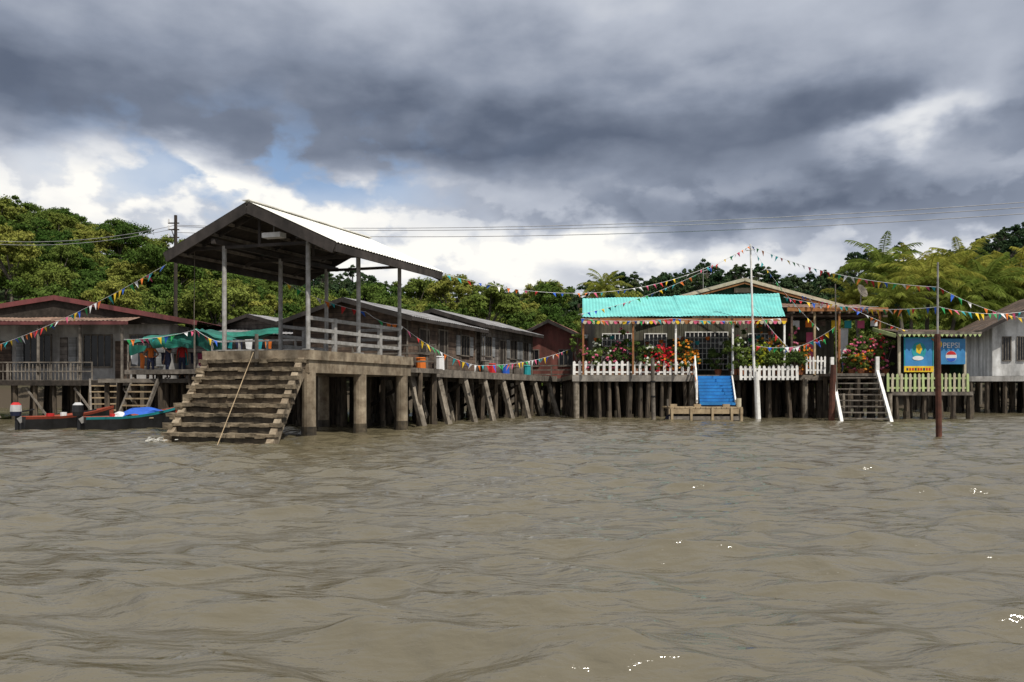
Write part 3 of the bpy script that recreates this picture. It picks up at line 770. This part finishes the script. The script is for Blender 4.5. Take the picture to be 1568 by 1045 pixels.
# ------------------------------------------------------------------ BOATS
def boat(nm, stern, bow, hull, inner, trim, loaded=False):
    s_ = Vector((*stern, 0)); b_ = Vector((*bow, 0)); d = b_-s_; L = d.length; d.normalize(); sd = Vector((d.y, -d.x, 0))
    g_ = group(nm, (s_+b_)/2); mb = MB(); n = 12; rows = []
    for i in range(n+1):
        t_ = i/n; hw = .66*(1-max(0, (t_-.35)/.65)**2.2)*(.86+.14*min(1, t_*4)); hw = max(hw, .02)
        sh = .52+.72*max(0, t_-.3)**1.7; kz = -.15+.35*max(0, t_-.75)**1.3*2
        c = s_+d*(L*t_)
        rows.append([c-sd*hw+Vector((0, 0, sh)), c-sd*hw*.93+Vector((0, 0, sh-.10)), c-sd*hw*.72+Vector((0, 0, kz+.08)), c+Vector((0, 0, kz)), c+sd*hw*.72+Vector((0, 0, kz+.08)), c+sd*hw*.93+Vector((0, 0, sh-.10)), c+sd*hw+Vector((0, 0, sh))])
    for i in range(n):
        for k in range(6):
            mb.add([rows[i][k], rows[i+1][k], rows[i+1][k+1], rows[i][k+1]], [(0, 1, 2, 3)], trim if k in (0, 5) else hull)
        ir = []
        for rw in (rows[i], rows[i+1]):
            c = (rw[0]+rw[6])/2; ir.append([rw[0].lerp(c, .08), rw[2].lerp(rw[3], .15)+Vector((0, 0, .1)), rw[4].lerp(rw[3], .15)+Vector((0, 0, .1)), rw[6].lerp(c, .08)])
        for k in range(3): mb.add([ir[0][k], ir[1][k], ir[1][k+1], ir[0][k+1]], [(3, 2, 1, 0)], inner)
        mb.add([rows[i][0], rows[i+1][0], ir[1][0], ir[0][0]], [(0, 1, 2, 3)], trim); mb.add([rows[i][6], rows[i+1][6], ir[1][3], ir[0][3]], [(3, 2, 1, 0)], trim)
    mb.add(rows[0], [(0, 1, 2, 3, 4, 5, 6)], hull); mb.build('hull', g_)
    mb = MB()
    for t_ in (.2, .42, .64): c = s_+d*L*t_; mb.beam(c-sd*.5+Vector((0, 0, .44)), c+sd*.5+Vector((0, 0, .44)), .22, .04, pale_wood)
    mb.build('seats', g_)
    mb = MB(); c = s_-d*.12
    col = plain('motor_cowl', (.5, .5, .5))
    mb.cyl(c+Vector((0, 0, -.3)), c+Vector((0, 0, .58)), .08, .09, black, 8)
    mb.cyl(c-d*.05+Vector((0, 0, .55)), c-d*.05+Vector((0, 0, .72)), .17, .21, black if loaded else cnvy, 10)
    mb.cyl(c-d*.05+Vector((0, 0, .72)), c-d*.05+Vector((0, 0, .98)), .21, .19, col if not loaded else black, 10); mb.cyl(c-d*.05+Vector((0, 0, .98)), c-d*.05+Vector((0, 0, 1.08)), .19, .10, cred if not loaded else col, 10)
    mb.beam(c+Vector((0, 0, .68)), c+d*.6+Vector((0, 0, .8)), .05, .05, black); mb.beam(c+Vector((0, 0, .35)), c+d*.16+Vector((0, 0, .45)), .25, .22, steel)
    mb.build('outboard_motor', g_)
    mb = MB(); c = s_+d*L*.3; mb.cyl(c+Vector((0, 0, .1)), c+Vector((0, 0, .62)), .16, .15, cred, 10); mb.cyl(c+d*.5+Vector((0, 0, .1)), c+d*.5+Vector((0, 0, .66)), .14, .12, cwht, 10)
    mb.build('fuel_cans', g_)
    if loaded:
        mb = MB()
        c = s_+d*L*.58
        tarpsheet(mb, [c-sd*.45-d*.8+Vector((0, 0, .5)), c-sd*.4+d*.8+Vector((0, 0, .66)), c+sd*.45-d*.8+Vector((0, 0, .5)), c+sd*.4+d*.8+Vector((0, 0, .66))], cblu, 12, .3, -.18)
        c = s_+d*L*.35; tarpsheet(mb, [c-sd*.4-d*.3+Vector((0, 0, .5)), c-sd*.4+d*.3+Vector((0, 0, .5)), c+sd*.4-d*.3+Vector((0, 0, .5)), c+sd*.4+d*.3+Vector((0, 0, .5))], cwht, 8, .3, -.15)
        mb.build('cargo_cover', g_)
oxide = plain('red_oxide_paint', (.30, .06, .03))
boat('motorboat', (-19.3, 31.3), (-17.0, 34.0), black, oxide, oxide)
boat('motorboat', (-16.7, 31.0), (-13.9, 33.4), black, oxide, cteal, True)

# ------------------------------------------------------------------ RESTAURANT
rg = group('waterfront_restaurant', (12, 50, 2.5))
mb = MB()
mb.bx(3.4, 10.45, 45, 62, 2.2, 2.47, concrete, .01); mb.bx(10.45, 20.8, 45.3, 62, 2.15, 2.45, wood_grey)
mb.bx(3.4, 10.4, 44.93, 44.997, 2.08, 2.42, M('deck_edge', (.33, .30, .26), (.2, .18, .16), 3))
for i in range(24):
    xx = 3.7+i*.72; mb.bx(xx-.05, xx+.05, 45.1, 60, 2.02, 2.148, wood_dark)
piles(mb, 3.6, 10.3, 45.2, 57, .62, 1.6, 2.2, .12, pile_m, .2); piles(mb, 10.9, 20.6, 45.6, 57, .95, 1.7, 2.15, .14, None, .2)
for xx in (3.65, 10.2, 13.9, 16.6, 20.4): mb.cyl((xx, 45.15, -1), (xx, 45.15, 2.2), .17, .17, pile_c, 9)
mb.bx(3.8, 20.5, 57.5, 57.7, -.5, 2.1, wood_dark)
mb.build('deck', rg)
mb = MB()
wallm = M('brown_green_wall', (.13, .13, .09), (.08, .07, .05), 2, planks=((1, 0, 0), .25))
mb.bx(5.2, 20.2, 50, 60, 2.45, 6.9, wallm)
mb.poly([(8.9, 49.98, 6.9), (19.9, 49.98, 6.9), (14.4, 49.98, 8.35)], greenpaint)
mb.build('walls', rg)
mb = MB()
for sg in (-1, 1):
    mb.sheet((14.4, 49.3, 8.55), (14.4, 60.5, 8.55), (14.4+sg*6.1, 49.3, 6.9), (14.4+sg*6.1, 60.5, 6.9), roofgrey, 44, .015, 2)
    mb.beam((14.4, 49.28, 8.44), (14.4+sg*6.1, 49.28, 6.79), .06, .2, cream)
    mb.beam((14.4, 49.33, 8.24), (14.4+sg*6.1, 49.33, 6.59), .05, .12, orange)
mb.beam((13.9, 49.9, 7.85), (14.9, 49.9, 7.85), .06, .3, cream)
mb.cyl((12.0, 50, 7.9), (12.0, 50, 9.3), .02, .02, steel, 5); mb.beam((11.7, 50, 9.1), (12.3, 50, 9.1), .02, .02, steel); mb.beam((11.8, 50, 8.9), (12.2, 50, 8.9), .02, .02, steel)
mb.build('gable_roof', rg)
mb = MB()
mb.sheet((3.95, 44.6, 5.68), (9.6, 44.6, 5.72), (4.3, 48.6, 7.2), (9.9, 48.6, 7.3), teal, 30, .018, 6, .05, .05)
mb.sheet((9.55, 44.6, 5.74), (15.3, 44.6, 5.72), (9.85, 48.6, 7.36), (16.3, 48.6, 7.5), teal, 32, .018, 6, .05, .05)
mb.bx(3.9, 15.4, 44.62, 44.72, 5.4, 5.6, orange); mb.bx(4, 15.3, 48.5, 48.6, 6.6, 6.85, wood_brown)
for xx in (4.0, 6.8, 9.2, 12.4, 15.3): mb.bx(xx-.05, xx+.05, 44.72, 44.82, 2.47, 5.5, white if xx > 9 else orange)
for i in range(12): mb.beam((4.1+i*1.0, 44.7, 5.55), (4.3+i*1.04, 48.5, 6.9), .05, .08, wood_brown)
n = 46
for i in range(n):
    xx = 3.95+i*(11.4/n); w_ = 11.4/n
    mb.poly([(xx, 44.59, 5.46), (xx+w_, 44.59, 5.46), (xx+w_*.85, 44.58, 5.32), (xx+w_/2, 44.58, 5.27), (xx+w_*.15, 44.58, 5.32)], [cream, cpnk, cream, cyel, cream, orange][i % 6])
rv = random.Random(12)
for i in range(16):
    xx = 4.4+i*.72+rv.uniform(-.2, .2); yy_ = 45.6+rv.uniform(0, 2.5); zz = 4.7+rv.uniform(-.3, .4)
    mb.cyl((xx, yy_, zz), (xx, yy_, 5.9), .01, .01, black, 4); mb.cyl((xx, yy_, zz-.2), (xx, yy_, zz), .08, .15, rv.choice([clay, cwht, cgrn, cora, cteal]), 8)
for xx in (7.2, 9.6, 13.6, 15.2):
    mb.bx(xx-.5, xx+.5, 47.5, 48.3, 3.15, 3.2, rv.choice([cwht, orange, cteal]))
    for dx in (-.45, .4):
        for dy in (47.52, 48.2): mb.bx(xx+dx, xx+dx+.05, dy, dy+.05, 2.47, 3.15, wood_grey)
mb.build('awning', rg)
mb = MB()
for c, wd, z0, z1 in ((6.6, 1.8, 3.6, 5.1), (9.0, 1.3, 3.6, 5.1), (12.2, 2.6, 2.9, 5.2), (15.6, 1.5, 3.5, 5.1)):
    window(mb, c-wd/2, c+wd/2, 50, z0, z1, -1, white, glass, int(wd/.25), .06)
    k = int((z1-z0)/.3)
    for j in range(1, k): mb.bx(c-wd/2, c+wd/2, 49.92, 49.935, z0+(z1-z0)*j/k-.018, z0+(z1-z0)*j/k+.018, white)
mb.build('windows', rg)
mb = MB()
mb.sheet((15.6, 45.2, 6.3), (21.3, 45.2, 6.25), (15.9, 49.6, 7.0), (21.6, 49.6, 6.9), rooftan, 24, .02, 3, .05, .05)
mb.bx(15.6, 21.3, 45.1, 45.2, 6.05, 6.27, orange); mb.bx(15.5, 21.4, 45.4, 45.5, 5.75, 5.87, wood_brown)
for xx in (15.9, 17.2, 18.6, 20.9): mb.bx(xx-.06, xx+.06, 45.25, 45.37, 2.45, 6.1, [orange, pale_wood, orange, wood_brown][int(xx) % 4])
for i in range(11): mb.bx(15.8+i*.52, 15.9+i*.52, 44.8, 49.4, 5.9, 6.02, wood_brown)
mb.bx(17.4, 18.5, 49.85, 49.995, 2.45, 4.7, wood_brown); mb.bx(17.5, 18.4, 49.8, 49.848, 2.5, 4.6, orange)
for i in range(7): mb.bx(16.2+i*.75, 16.6+i*.75, 46.0, 46.03, 5.3-R.uniform(0, .25), 5.6, [cwht, cora, wood_brown, cyel, cteal, cpnk, cwht][i])
tarpsheet(mb, [(17.35, 47.0, 5.0), (17.9, 47.0, 5.0), (17.4, 47.05, 3.1), (17.75, 47.05, 3.1)], cpnk, 6, .08, 0)
tarpsheet(mb, [(19.0, 46.2, 5.2), (19.5, 46.2, 5.2), (19.05, 46.25, 3.4), (19.45, 46.25, 3.4)], cwht, 6, .08, 0)
mb.build('porch', rg)
mb = MB(); c = Vector((20.6, 47, 7.4)); n = 16; rings = []
ax_ = Vector((.5, -.8, .4)).normalized(); s1 = ax_.cross(Vector((0, 0, 1))).normalized(); s2 = ax_.cross(s1)
for k in range(4):
    rr = .42*k/3; rings.append([c+ax_*(rr*rr*.6)+(s1*math.cos(i*6.283/n)+s2*math.sin(i*6.283/n))*max(rr, .01) for i in range(n)])
for k in range(3): mb.add(rings[k]+rings[k+1], [(i, (i+1) % n, n+(i+1) % n, n+i) for i in range(n)], wood_grey)
mb.cyl(c, (20.6, 47.1, 6.6), .03, .03, steel, 6); mb.cyl(c, c+ax_*.4, .012, .012, steel, 5); mb.build('satellite_dish', rg)
def picket(nm, x0, x1, yy_, z0, z1, m1, sp=.34, w_=.15, m2=None):
    g_ = group(nm, ((x0+x1)/2, yy_, z0)); mb = MB(); n = round((x1-x0)/sp)
    for i in range(n+1):
        xx = x0+(x1-x0)*i/n+R.uniform(-.015, .015); zt = z1+R.uniform(-.03, .03); mm = m2 if (m2 and i % 2) else m1
        ww = w_/2; ln = R.uniform(-.02, .02)
        pts = [(xx-ww, z0), (xx+ww, z0), (xx+ww+ln, zt-.07), (xx+ln, zt), (xx-ww+ln, zt-.07)]
        mb.add([Vector((p[0], yy_, p[1])) for p in pts]+[Vector((p[0], yy_+.025, p[1])) for p in pts],
               [(0, 1, 2, 3, 4), (9, 8, 7, 6, 5)]+[(k, 5+k, 5+(k+1) % 5, (k+1) % 5) for k in range(5)], mm)
    h = z1-z0
    for f_ in (.2, .72): mb.bx(x0, x1, yy_+.027, yy_+.07, z0+h*f_-.05, z0+h*f_+.05, m1)
    mb.build('pickets', g_)
picket('white_picket_fence', 3.5, 10.3, 44.95, 2.44, 3.24, white)
picket('white_picket_fence', 12.75, 15.9, 44.4, 2.15, 2.98, white, .27, .15)
picket('white_picket_fence', 16.5, 17.5, 44.6, 2.5, 3.5, white, .22, .1)
lmb = leafmat('shrub_leaves', (.08, .13, .03), (.18, .23, .06), 2.5, .0)
lmb2 = leafmat('dark_shrub_leaves', (.05, .08, .028), (.10, .15, .04), 2.5, .0)
fred = leafmat('red_petals', (.75, .03, .04), (.8, .08, .12), 3, 0.); fpnk = leafmat('pink_petals', (.75, .14, .28), (.8, .3, .4), 3, 0.)
fora = leafmat('orange_petals', (.85, .27, .02), (.8, .40, .08), 3, 0.); fwht = leafmat('white_petals', (.8, .8, .75), (.7, .75, .6), 3, 0.); fyel = leafmat('yellow_leaves', (.5, .5, .06), (.35, .42, .05), 3, 0.)
def shrub(nm, x, y_, z0, rx, h, lm, fl=None, fn=0, seed=1, loose=False, fl2=None):
    rs = np.random.RandomState(seed); mb = MB()
    mb.cyl((x, y_, z0), (x, y_, z0+.28), .16, .21, clay, 10); mb.cyl((x, y_, z0+.28), (x, y_, z0+.32), .23, .23, clay, 10)
    cs = []; rd = []
    nl = 15 if not loose else 18
    for i in range(nl):
        c = (x+rs.uniform(-1, 1)*rx, y_+rs.uniform(-.35, .45), z0+.3+h*rs.uniform(.05, .95)); cs.append(c); rd.append(rs.uniform(.14, .30)*(1 if not loose else .7))
        mb.cyl((x, y_, z0+.25), c, .02, .01, wood_grey, 4)
    def addq(q, mm):
        k = len(mb.v); mb.v.extend([tuple(p) for p in q.tolist()]); i_ = mb.mi(mm)
        for j in range(len(q)//4): mb.f.append((k+4*j, k+4*j+1, k+4*j+2, k+4*j+3)); mb.m.append(i_)
    addq(leaf_quads(cs, rd, 90 if not loose else 60, .075, rs, 1., .3), lm)
    for fm, cnt in ((fl, int(fn*1.7)), (fl2, fn)):
        if fm:
            cc = []
            for i in range(cnt):
                c = cs[rs.randint(nl)]; d = rs.normal(size=3); d /= np.linalg.norm(d); d[1] = -abs(d[1])
                cc.append(np.array(c)+d*.27)
            addq(leaf_quads(cc, [.065]*cnt, 12, .06, rs, 1., .4), fm)
    o = mb.build(nm); recentre(o, (x, y_, z0))
sd_ = 100
for i in range(15):
    xx = 3.8+i*.46; sd_ += 1
    fl_, fn = (None, 0)
    if i in (1, 4, 6): fl_, fn = fpnk, 20
    if i in (10, 11, 12): fl_, fn = fred, 46
    if i in (13, 14): fl_, fn = fora, 40
    if i == 9: fl_, fn = fred, 26
    if i in (3, 8): fl_, fn = fwht, 16
    hh_ = [2.1, 1.4, 1.2, 2.1, 1.3, 1.5, 2.3, 1.8, 1.3, 1.1, 1.2, 1.3, 1.3, 1.6, 1.2][i]
    shrub('flowering_shrub', xx, 45.3+R.uniform(-.1, .4), 2.47, .38, hh_, [lmb, lmb2][i % 2], fl_, fn, sd_, hh_ > 1.7, fora if i in (11,) else None)
for i, (xx, y_, h_, fl_, fn) in enumerate([(12.6, 45.4, 1.7, fwht, 6), (13.2, 46, 2.6, fpnk, 12), (14.0, 45.3, 1.3, fyel, 40), (14.6, 45.8, 2.8, fora, 22), (15.2, 45.3, 1.3, fwht, 16), (15.8, 45.9, 2.5, fpnk, 20), (16.3, 45.3, 1.2, fora, 20), (13.5, 45.1, 1.0, fyel, 20), (12.9, 45.0, 1.2, None, 0), (19.2, 45.2, 1.2, fpnk, 34), (19.8, 45.1, 1.9, fpnk, 40), (20.4, 45.0, 2.1, fred, 24), (20.9, 44.8, 1.6, fpnk, 14), (11.9, 46.2, 1.2, None, 0), (20.2, 45.4, 2.4, None, 0), (14.9, 44.9, 1.0, None, 0), (16.0, 44.9, 1.3, None, 0), (19.5, 44.7, .9, fora, 14)]):
    shrub('flowering_shrub', xx, y_-.2, 2.45, .45, h_, [lmb, lmb2, lmb][i % 3], fl_, fn, 200+i, h_ > 2.1)
bs = group('blue_carpeted_steps', (11.2, 44, 1.6)); mb = MB()
n = 9
for i in range(n):
    f_ = (i+.5)/n; zz = 2.47-(2.47-.85)*f_; yb = 45.0-2.1*f_; xo = -.35*f_+.0
    mb.bx(10.45+xo, 12.35+xo, yb-.16, yb+.14, zz-.16, zz, bluemat)
    mb.bx(10.47+xo, 12.33+xo, yb-.155, yb-.12, zz-.19, zz-.165, cnvy)
for xx in (10.35, 12.42):
    mb.beam((xx, 45.1, 2.55), (xx-.4, 42.85, .95), .07, .3, white)
    if xx < 11:
        for f_ in (0, .5, 1): mb.bx(xx-.4*f_-.05, xx-.4*f_+.05, 45.05-2.2*f_, 45.15-2.2*f_, 2.5-1.6*f_, 3.55-1.6*f_*.9, white)
        mb.beam((xx, 45.1, 3.5), (xx-.4, 42.9, 2.1), .07, .1, white); mb.beam((xx, 45.1, 3.0), (xx-.4, 42.9, 1.55), .06, .1, cora)
mb.build('steps', bs)
pt = group('wooden_pontoon', (10.1, 42.3, .4)); mb = MB()
for i in range(14): mb.bx(8.2+i*.27, 8.44+i*.27, 41.4, 43.6, .62, .70+R.uniform(-.01, .01), pale_wood)
mb.bx(8.15, 12.0, 41.36, 41.42, .35, .60, pale_wood); mb.bx(8.15, 12.0, 41.34, 41.40, .02, .22, wood_grey)
for xx in (8.3, 9.3, 10.4, 11.4, 11.9): mb.bx(xx-.06, xx+.06, 41.28, 41.34, -.3, .7, pale_wood)
for xx in (8.25, 9.5, 11.): mb.bx(xx, xx+.35, 41.5, 41.7, .7, .85, pale_wood)
for xx in (8.6, 10.1, 11.6): mb.cyl((xx, 41.6, .0), (xx, 43.5, .0), .26, .26, cnvy, 10)
mb.cyl((8.2, 42, .7), (8.2, 42, 1.1), .05, .05, wood_grey, 6); mb.cyl((11.95, 42, .7), (11.95, 42, 1.15), .14, .14, cream, 8)
mb.build('pontoon_deck', pt)
ws = group('white_wooden_steps', (18, 41.5, 1.2)); mb = MB()
top = Vector((18.75, 43.6, 2.55)); bot = Vector((17.6, 39.4, -.35))
stair(mb, top, bot, 2.3, 9, wood_grey, white, .14, .26, .06)
mb.bx(17.5, 20.4, 43.6, 45.3, 2.35, 2.5, wood_grey); piles(mb, 17.7, 20.2, 43.8, 45, 1.2, 1, 2.3, .13)
d = (bot-top).normalized(); sdv = Vector((-d.y, d.x, 0)).normalized()
for s in (-1, 1):
    p = top+sdv*s*1.15; mb.bx(p.x-.09, p.x+.09, p.y-.05, p.y+.09, 2.4, 3.4, white)
    mb.cyl((p.x*.99, p.y-1.9, -.8), (p.x*.99, p.y-1.9, 1.4), .09, .09, pile_c, 7)
mb.build('steps', ws)
kg = group('signboard_kiosk', (22.6, 43.5, 2)); mb = MB()
mb.bx(20.5, 24.9, 43.0, 46.5, 1.3, 1.5, wood_grey); piles(mb, 20.7, 24.7, 43.2, 46.2, .75, 1.3, 1.3, .13)
mb.bx(20.9, 24.6, 44.6, 44.75, 1.5, 4.6, wood_dark); mb.bx(24.5, 24.62, 43.2, 44.6, 1.5, 4.5, greenpaint)
for xx in (20.95, 22.75, 24.5): mb.bx(xx-.06, xx+.06, 43.06, 43.18, 1.5, 4.65, cream)
mb.sheet((20.6, 42.6, 4.72), (25.1, 42.6, 4.62), (20.9, 45.6, 5.1), (25.2, 45.6, 5.0), wood_brown, 20, .02, 3)
mb.bx(20.6, 25.1, 42.56, 42.6, 4.58, 4.70, wood_grey)
for i in range(18): mb.poly([(20.62+i*.25, 42.57, 4.6), (20.86+i*.25, 42.57, 4.6), (20.74+i*.25, 42.57, 4.42)], limepaint)
mb.beam((20.55, 42.7, 4.5), (20.55, 45.4, 5.05), .05, .2, limepaint)
mb.build('kiosk_frame', kg)
picket('lime_picket_fence', 20.3, 24.6, 42.98, 1.5, 2.5, limepaint, .24, .13, cream)
def disc(mb, cx, y_, cz, rx, rz, m, n=24, a0=0, a1=360):
    pts = [(cx+rx*math.cos(math.radians(a0+(a1-a0)*i/n)), y_, cz+rz*math.sin(math.radians(a0+(a1-a0)*i/n))) for i in range(n+(a1-a0 < 360))]
    mb.poly(pts[::1], m)
sblue = M('sign_blue', (.05, .24, .48), (.04, .18, .40), 2, rough=.5, bump=.05, stain=.25)
sg1 = group('advertising_sign', (21.95, 43, 3.5)); mb = MB()
x0, x1, z0, z1 = SX(1384, 43), SX(1429, 43), SZ(570, 43), SZ(517, 43)
mb.bx(x0, x1, 42.98, 43.02, z0, z1, sblue)
for a_, b_, c_, d_ in ((x0, x1, z1-.05, z1), (x0, x1, z0, z0+.32), (x0, x0+.05, z0+.32, z1-.05), (x1-.05, x1, z0+.32, z1-.05)): mb.bx(a_, b_, 42.96, 42.977, c_, d_, cyel if c_ == z0 else cteal)
disc(mb, x0+.8, 42.970, z0+1.15, .38, .45, cteal); disc(mb, x0+.8, 42.964, z0+1.25, .18, .3, cyel, 5); disc(mb, x0+.75, 42.96, z0+.75, .3, .12, cwht)
for i in range(9): mb.bx(x0+.12+i*.15, x0+.22+i*.15, 42.952, 42.958, z0+.08, z0+.22, cred if i % 3 else cnvy)
mb.build('board', sg1)
sg2 = group('advertising_sign', (23.6, 43, 3.5)); mb = MB()
x0, x1, z0, z1 = SX(1432, 43), SX(1478, 43), SZ(558, 43), SZ(519, 43)
mb.bx(x0, x1, 42.98, 43.02, z0, z1, sblue)
cx, cz, r_ = x0+.85, z0+.42, .3
disc(mb, cx, 42.972, cz, r_, r_, cwht); disc(mb, cx, 42.967, cz+.02, r_*.93, r_*.9, cred, 16, 15, 165); disc(mb, cx, 42.967, cz-.02, r_*.93, r_*.9, cblu, 16, 195, 345)
disc(mb, x0+.25, 42.972, z1-.3, .12, .18, cyel, 7)
mb.build('board', sg2)
tc = bpy.data.curves.new('lettering', 'FONT'); tc.body = 'PEPSI'; tc.size = .42; tc.extrude = .004; tc.align_x = 'CENTER'; tc.materials.append(cwht)
to = bpy.data.objects.new('lettering', tc); scene.collection.objects.link(to); to.parent = sg2; to.location = Vector((x0+.85, 42.965, z1-.5))-sg2.location; to.rotation_euler = (math.radians(90), 0, 0)

frr = ((SX(1512, 56), 56), (.97, -.25), (.25, .97))
hh2 = longhouse('white_stilt_house', frr, .3, 9.7, 0, 9, 2.6, 6.3, 8.8, M('whitewash', (.66, .66, .65), (.5, .49, .47), 2), wood_brown, fascia, [], 1.0, endwins=[(1.2, .45, 3.7, 5.3), (2.1, .45, 3.7, 5.3), (3.0, .45, 3.7, 5.3), (4.6, .8, 3.7, 5.3)])
mb = MB(frr); mb.bx(-3, 14, -2, 9, 2.2, 2.55, plaster); piles(mb, -2.8, 13, -1.8, 8, 1.1, 2, 2.2, .14); mb.build('deck', hh2)

# ------------------------------------------------------------------ poles
def obj_one(nm, fn, c):
    mb = MB(); fn(mb); o = mb.build(nm); recentre(o, c)
def f(mb):
    x_ = SX(1437, 26); mb.cyl((x_+.03, 26, -1), (x_-.03, 26, SZ(512, 26)), .095, .09, rust, 10); mb.cyl((x_-.03, 26, SZ(512, 26)), (x_-.02, 26, SZ(402, 26)), .035, .03, steel, 8)
obj_one('rusty_mooring_pole', f, (SX(1437, 26), 26, 0))
def f(mb):
    x_ = SX(1000, 42.5); mb.cyl((x_+.05, 42.5, -1), (x_-.03, 42.5, SZ(548, 42.5)), .12, .10, wood_grey, 9)
    for z_ in (1.2, 2.0): mb.cyl((x_-.01, 42.5, z_), (x_-.01, 42.5, z_+.08), .14, .14, black, 9)
obj_one('wooden_mooring_post', f, (SX(1000, 42.5), 42.5, 0))
def f(mb):
    D = 43.6; mb.cyl((SX(1162, D), D, -1), (SX(1158, D), D, 2.6), .16, .13, white, 9); mb.cyl((SX(1155, D), D, 2.3), (SX(1149, D), D, SZ(374, D)), .07, .045, white, 9)
    mb.cyl((SX(1143, D), D, SZ(384, D)), (SX(1156, D), D, SZ(382, D)), .03, .03, white, 6)
obj_one('flagpole', f, (SX(1158, 43.6), 43.6, 0))
def f(mb):
    D = 41.5; mb.cyl((SX(1272, D), D, -1), (SX(1276, D), D, 2.9), .17, .14, rust, 9); mb.cyl((SX(1281, D), D, 1.5), (SX(1279, D), D, SZ(435, D)), .035, .03, wood_grey, 6)
obj_one('rusty_mooring_pole', f, (SX(1272, 41.5), 41.5, 0))
up = group('utility_pole', (SX(269, 58), 58, 0)); mb = MB(); x_ = SX(269, 58)
mb.cyl((x_, 58, -1), (x_, 58, SZ(330, 58)), .17, .11, wood_dark, 9)
for py in (342, 352, 364):
    mb.beam((x_-.55, 58, SZ(py, 58)), (x_+.25, 58, SZ(py, 58)), .08, .08, wood_dark); mb.cyl((x_-.5, 58, SZ(py, 58)), (x_-.5, 58, SZ(py, 58)+.3), .06, .05, cwht, 6)
mb.beam((x_-.3, 58, SZ(352, 58)), (x_+.0, 58, SZ(370, 58)), .05, .05, wood_dark); mb.build('pole', up)
def wire(mb, p, q, sag, r=.014, n=28, m=black):
    pr = None
    for i in range(n+1):
        t_ = i/n; c = Vector(p).lerp(Vector(q), t_)-Vector((0, 0, sag*4*t_*(1-t_)))
        if pr: mb.cyl(pr, c, r, r, m, 4, False)
        pr = c
pw = group('power_lines', (0, 52, 13)); mb = MB(); wm = plain('cable', (.34, .34, .35), .4)
for py, q, sag in ((345, (46, 38, 12.4), 1.25), (347, (46.3, 37.6, 12.0), 1.25), (356, (46, 38, 11.8), 1.3)):
    wire(mb, (x_, 58, SZ(py, 58)), q, sag, .021, m=wm)
for py in (345, 350): wire(mb, (x_, 58, SZ(py, 58)), (-46, 62, SZ(355+py-345, 62)), 1.0, .018, m=wm)
mb.build('cables', pw)
# ------------------------------------------------------------------ bunting
cols = [cred, cyel, cblu, cgrn, cwht, cora, cpnk, cteal]
def bunting(pts, sag, sp=.42, w_=.26, h_=.34, nm='bunting_string'):
    mb = MB(); ci = R.randint(0, 7)
    for k in range(len(pts)-1):
        p, q = pts[k], pts[k+1]; n = max(4, int((q-p).length/sp)); pr = None
        sg = sag[k] if isinstance(sag, list) else sag
        for i in range(n+1):
            t_ = i/n; c = p.lerp(q, t_)-Vector((0, 0, sg*4*t_*(1-t_)))
            if pr:
                mb.cyl(pr, c, .008, .008, cwht, 4, False); d = (c-pr).normalized(); mid = pr.lerp(c, .5)+d*R.uniform(-.08, .08)
                ci += 1
                if R.random() > .12:
                    b_ = Vector((R.uniform(-.14, .18), R.uniform(-.14, .14), -h_*R.uniform(.6, 1.15)))
                    A_ = mid-d*w_/2; B_ = mid+d*w_/2; C_ = mid+b_; mm = (A_+B_+C_)/3+Vector((0, R.uniform(-.06, .06), 0))
                    mb.add([A_, B_, C_, mm], [(0, 1, 3), (1, 2, 3), (2, 0, 3)], cols[(ci+R.randint(0, 1)) % 8])
            pr = c
    o = mb.build(nm); recentre(o, (pts[0]+pts[-1])/2)
bunting([S(-60, 545, 38), S(255, 405, 26.8)], .35, .38, .24, .3)
bunting([S(435, 432, 31), S(560, 478, 31.5), S(612, 497, 31.8)], .15, .34, .2, .26)
bunting([S(612, 497, 31.8), S(730, 560, 38), S(870, 536, 48)], .25, .4, .25, .32)
bunting([S(678, 420, 31.5), S(1149, 376, 43.6)], 1.55, .5, .17, .22)
bunting([S(1149, 376, 43.6), S(885, 482, 44.5)], .5, .42, .17, .22)
bunting([S(1149, 376, 43.6), S(1437, 440, 32), S(1640, 490, 34)], .45, .42, .22, .28)
bunting([S(1200, 455, 45), S(1345, 470, 45)], .2, .36, .22, .28)
bunting([S(1225, 452, 41), S(1437, 470, 30), S(1620, 465, 34)], .35, .42, .22, .28)
bunting([S(190, 520, 35.5), S(300, 505, 34.9), S(345, 525, 34.4)], .12, .3, .22, .3)
bunting([S(890, 488, 44.4), S(1030, 488, 44.4), S(1195, 488, 44.4)], .15, .3, .2, .26)
bunting([S(1155, 470, 43.4), S(1210, 535, 43), S(1280, 500, 42)], .15, .3, .24, .3)
bunting([S(1149, 376, 43.6), S(1255, 505, 45)], .3, .4, .2, .26)
bunting([S(1158, 530, 43.4), S(1262, 520, 42.5)], .25, .28, .24, .3)
bunting([S(1300, 470, 43), S(1440, 520, 43)], .2, .36, .2, .26)
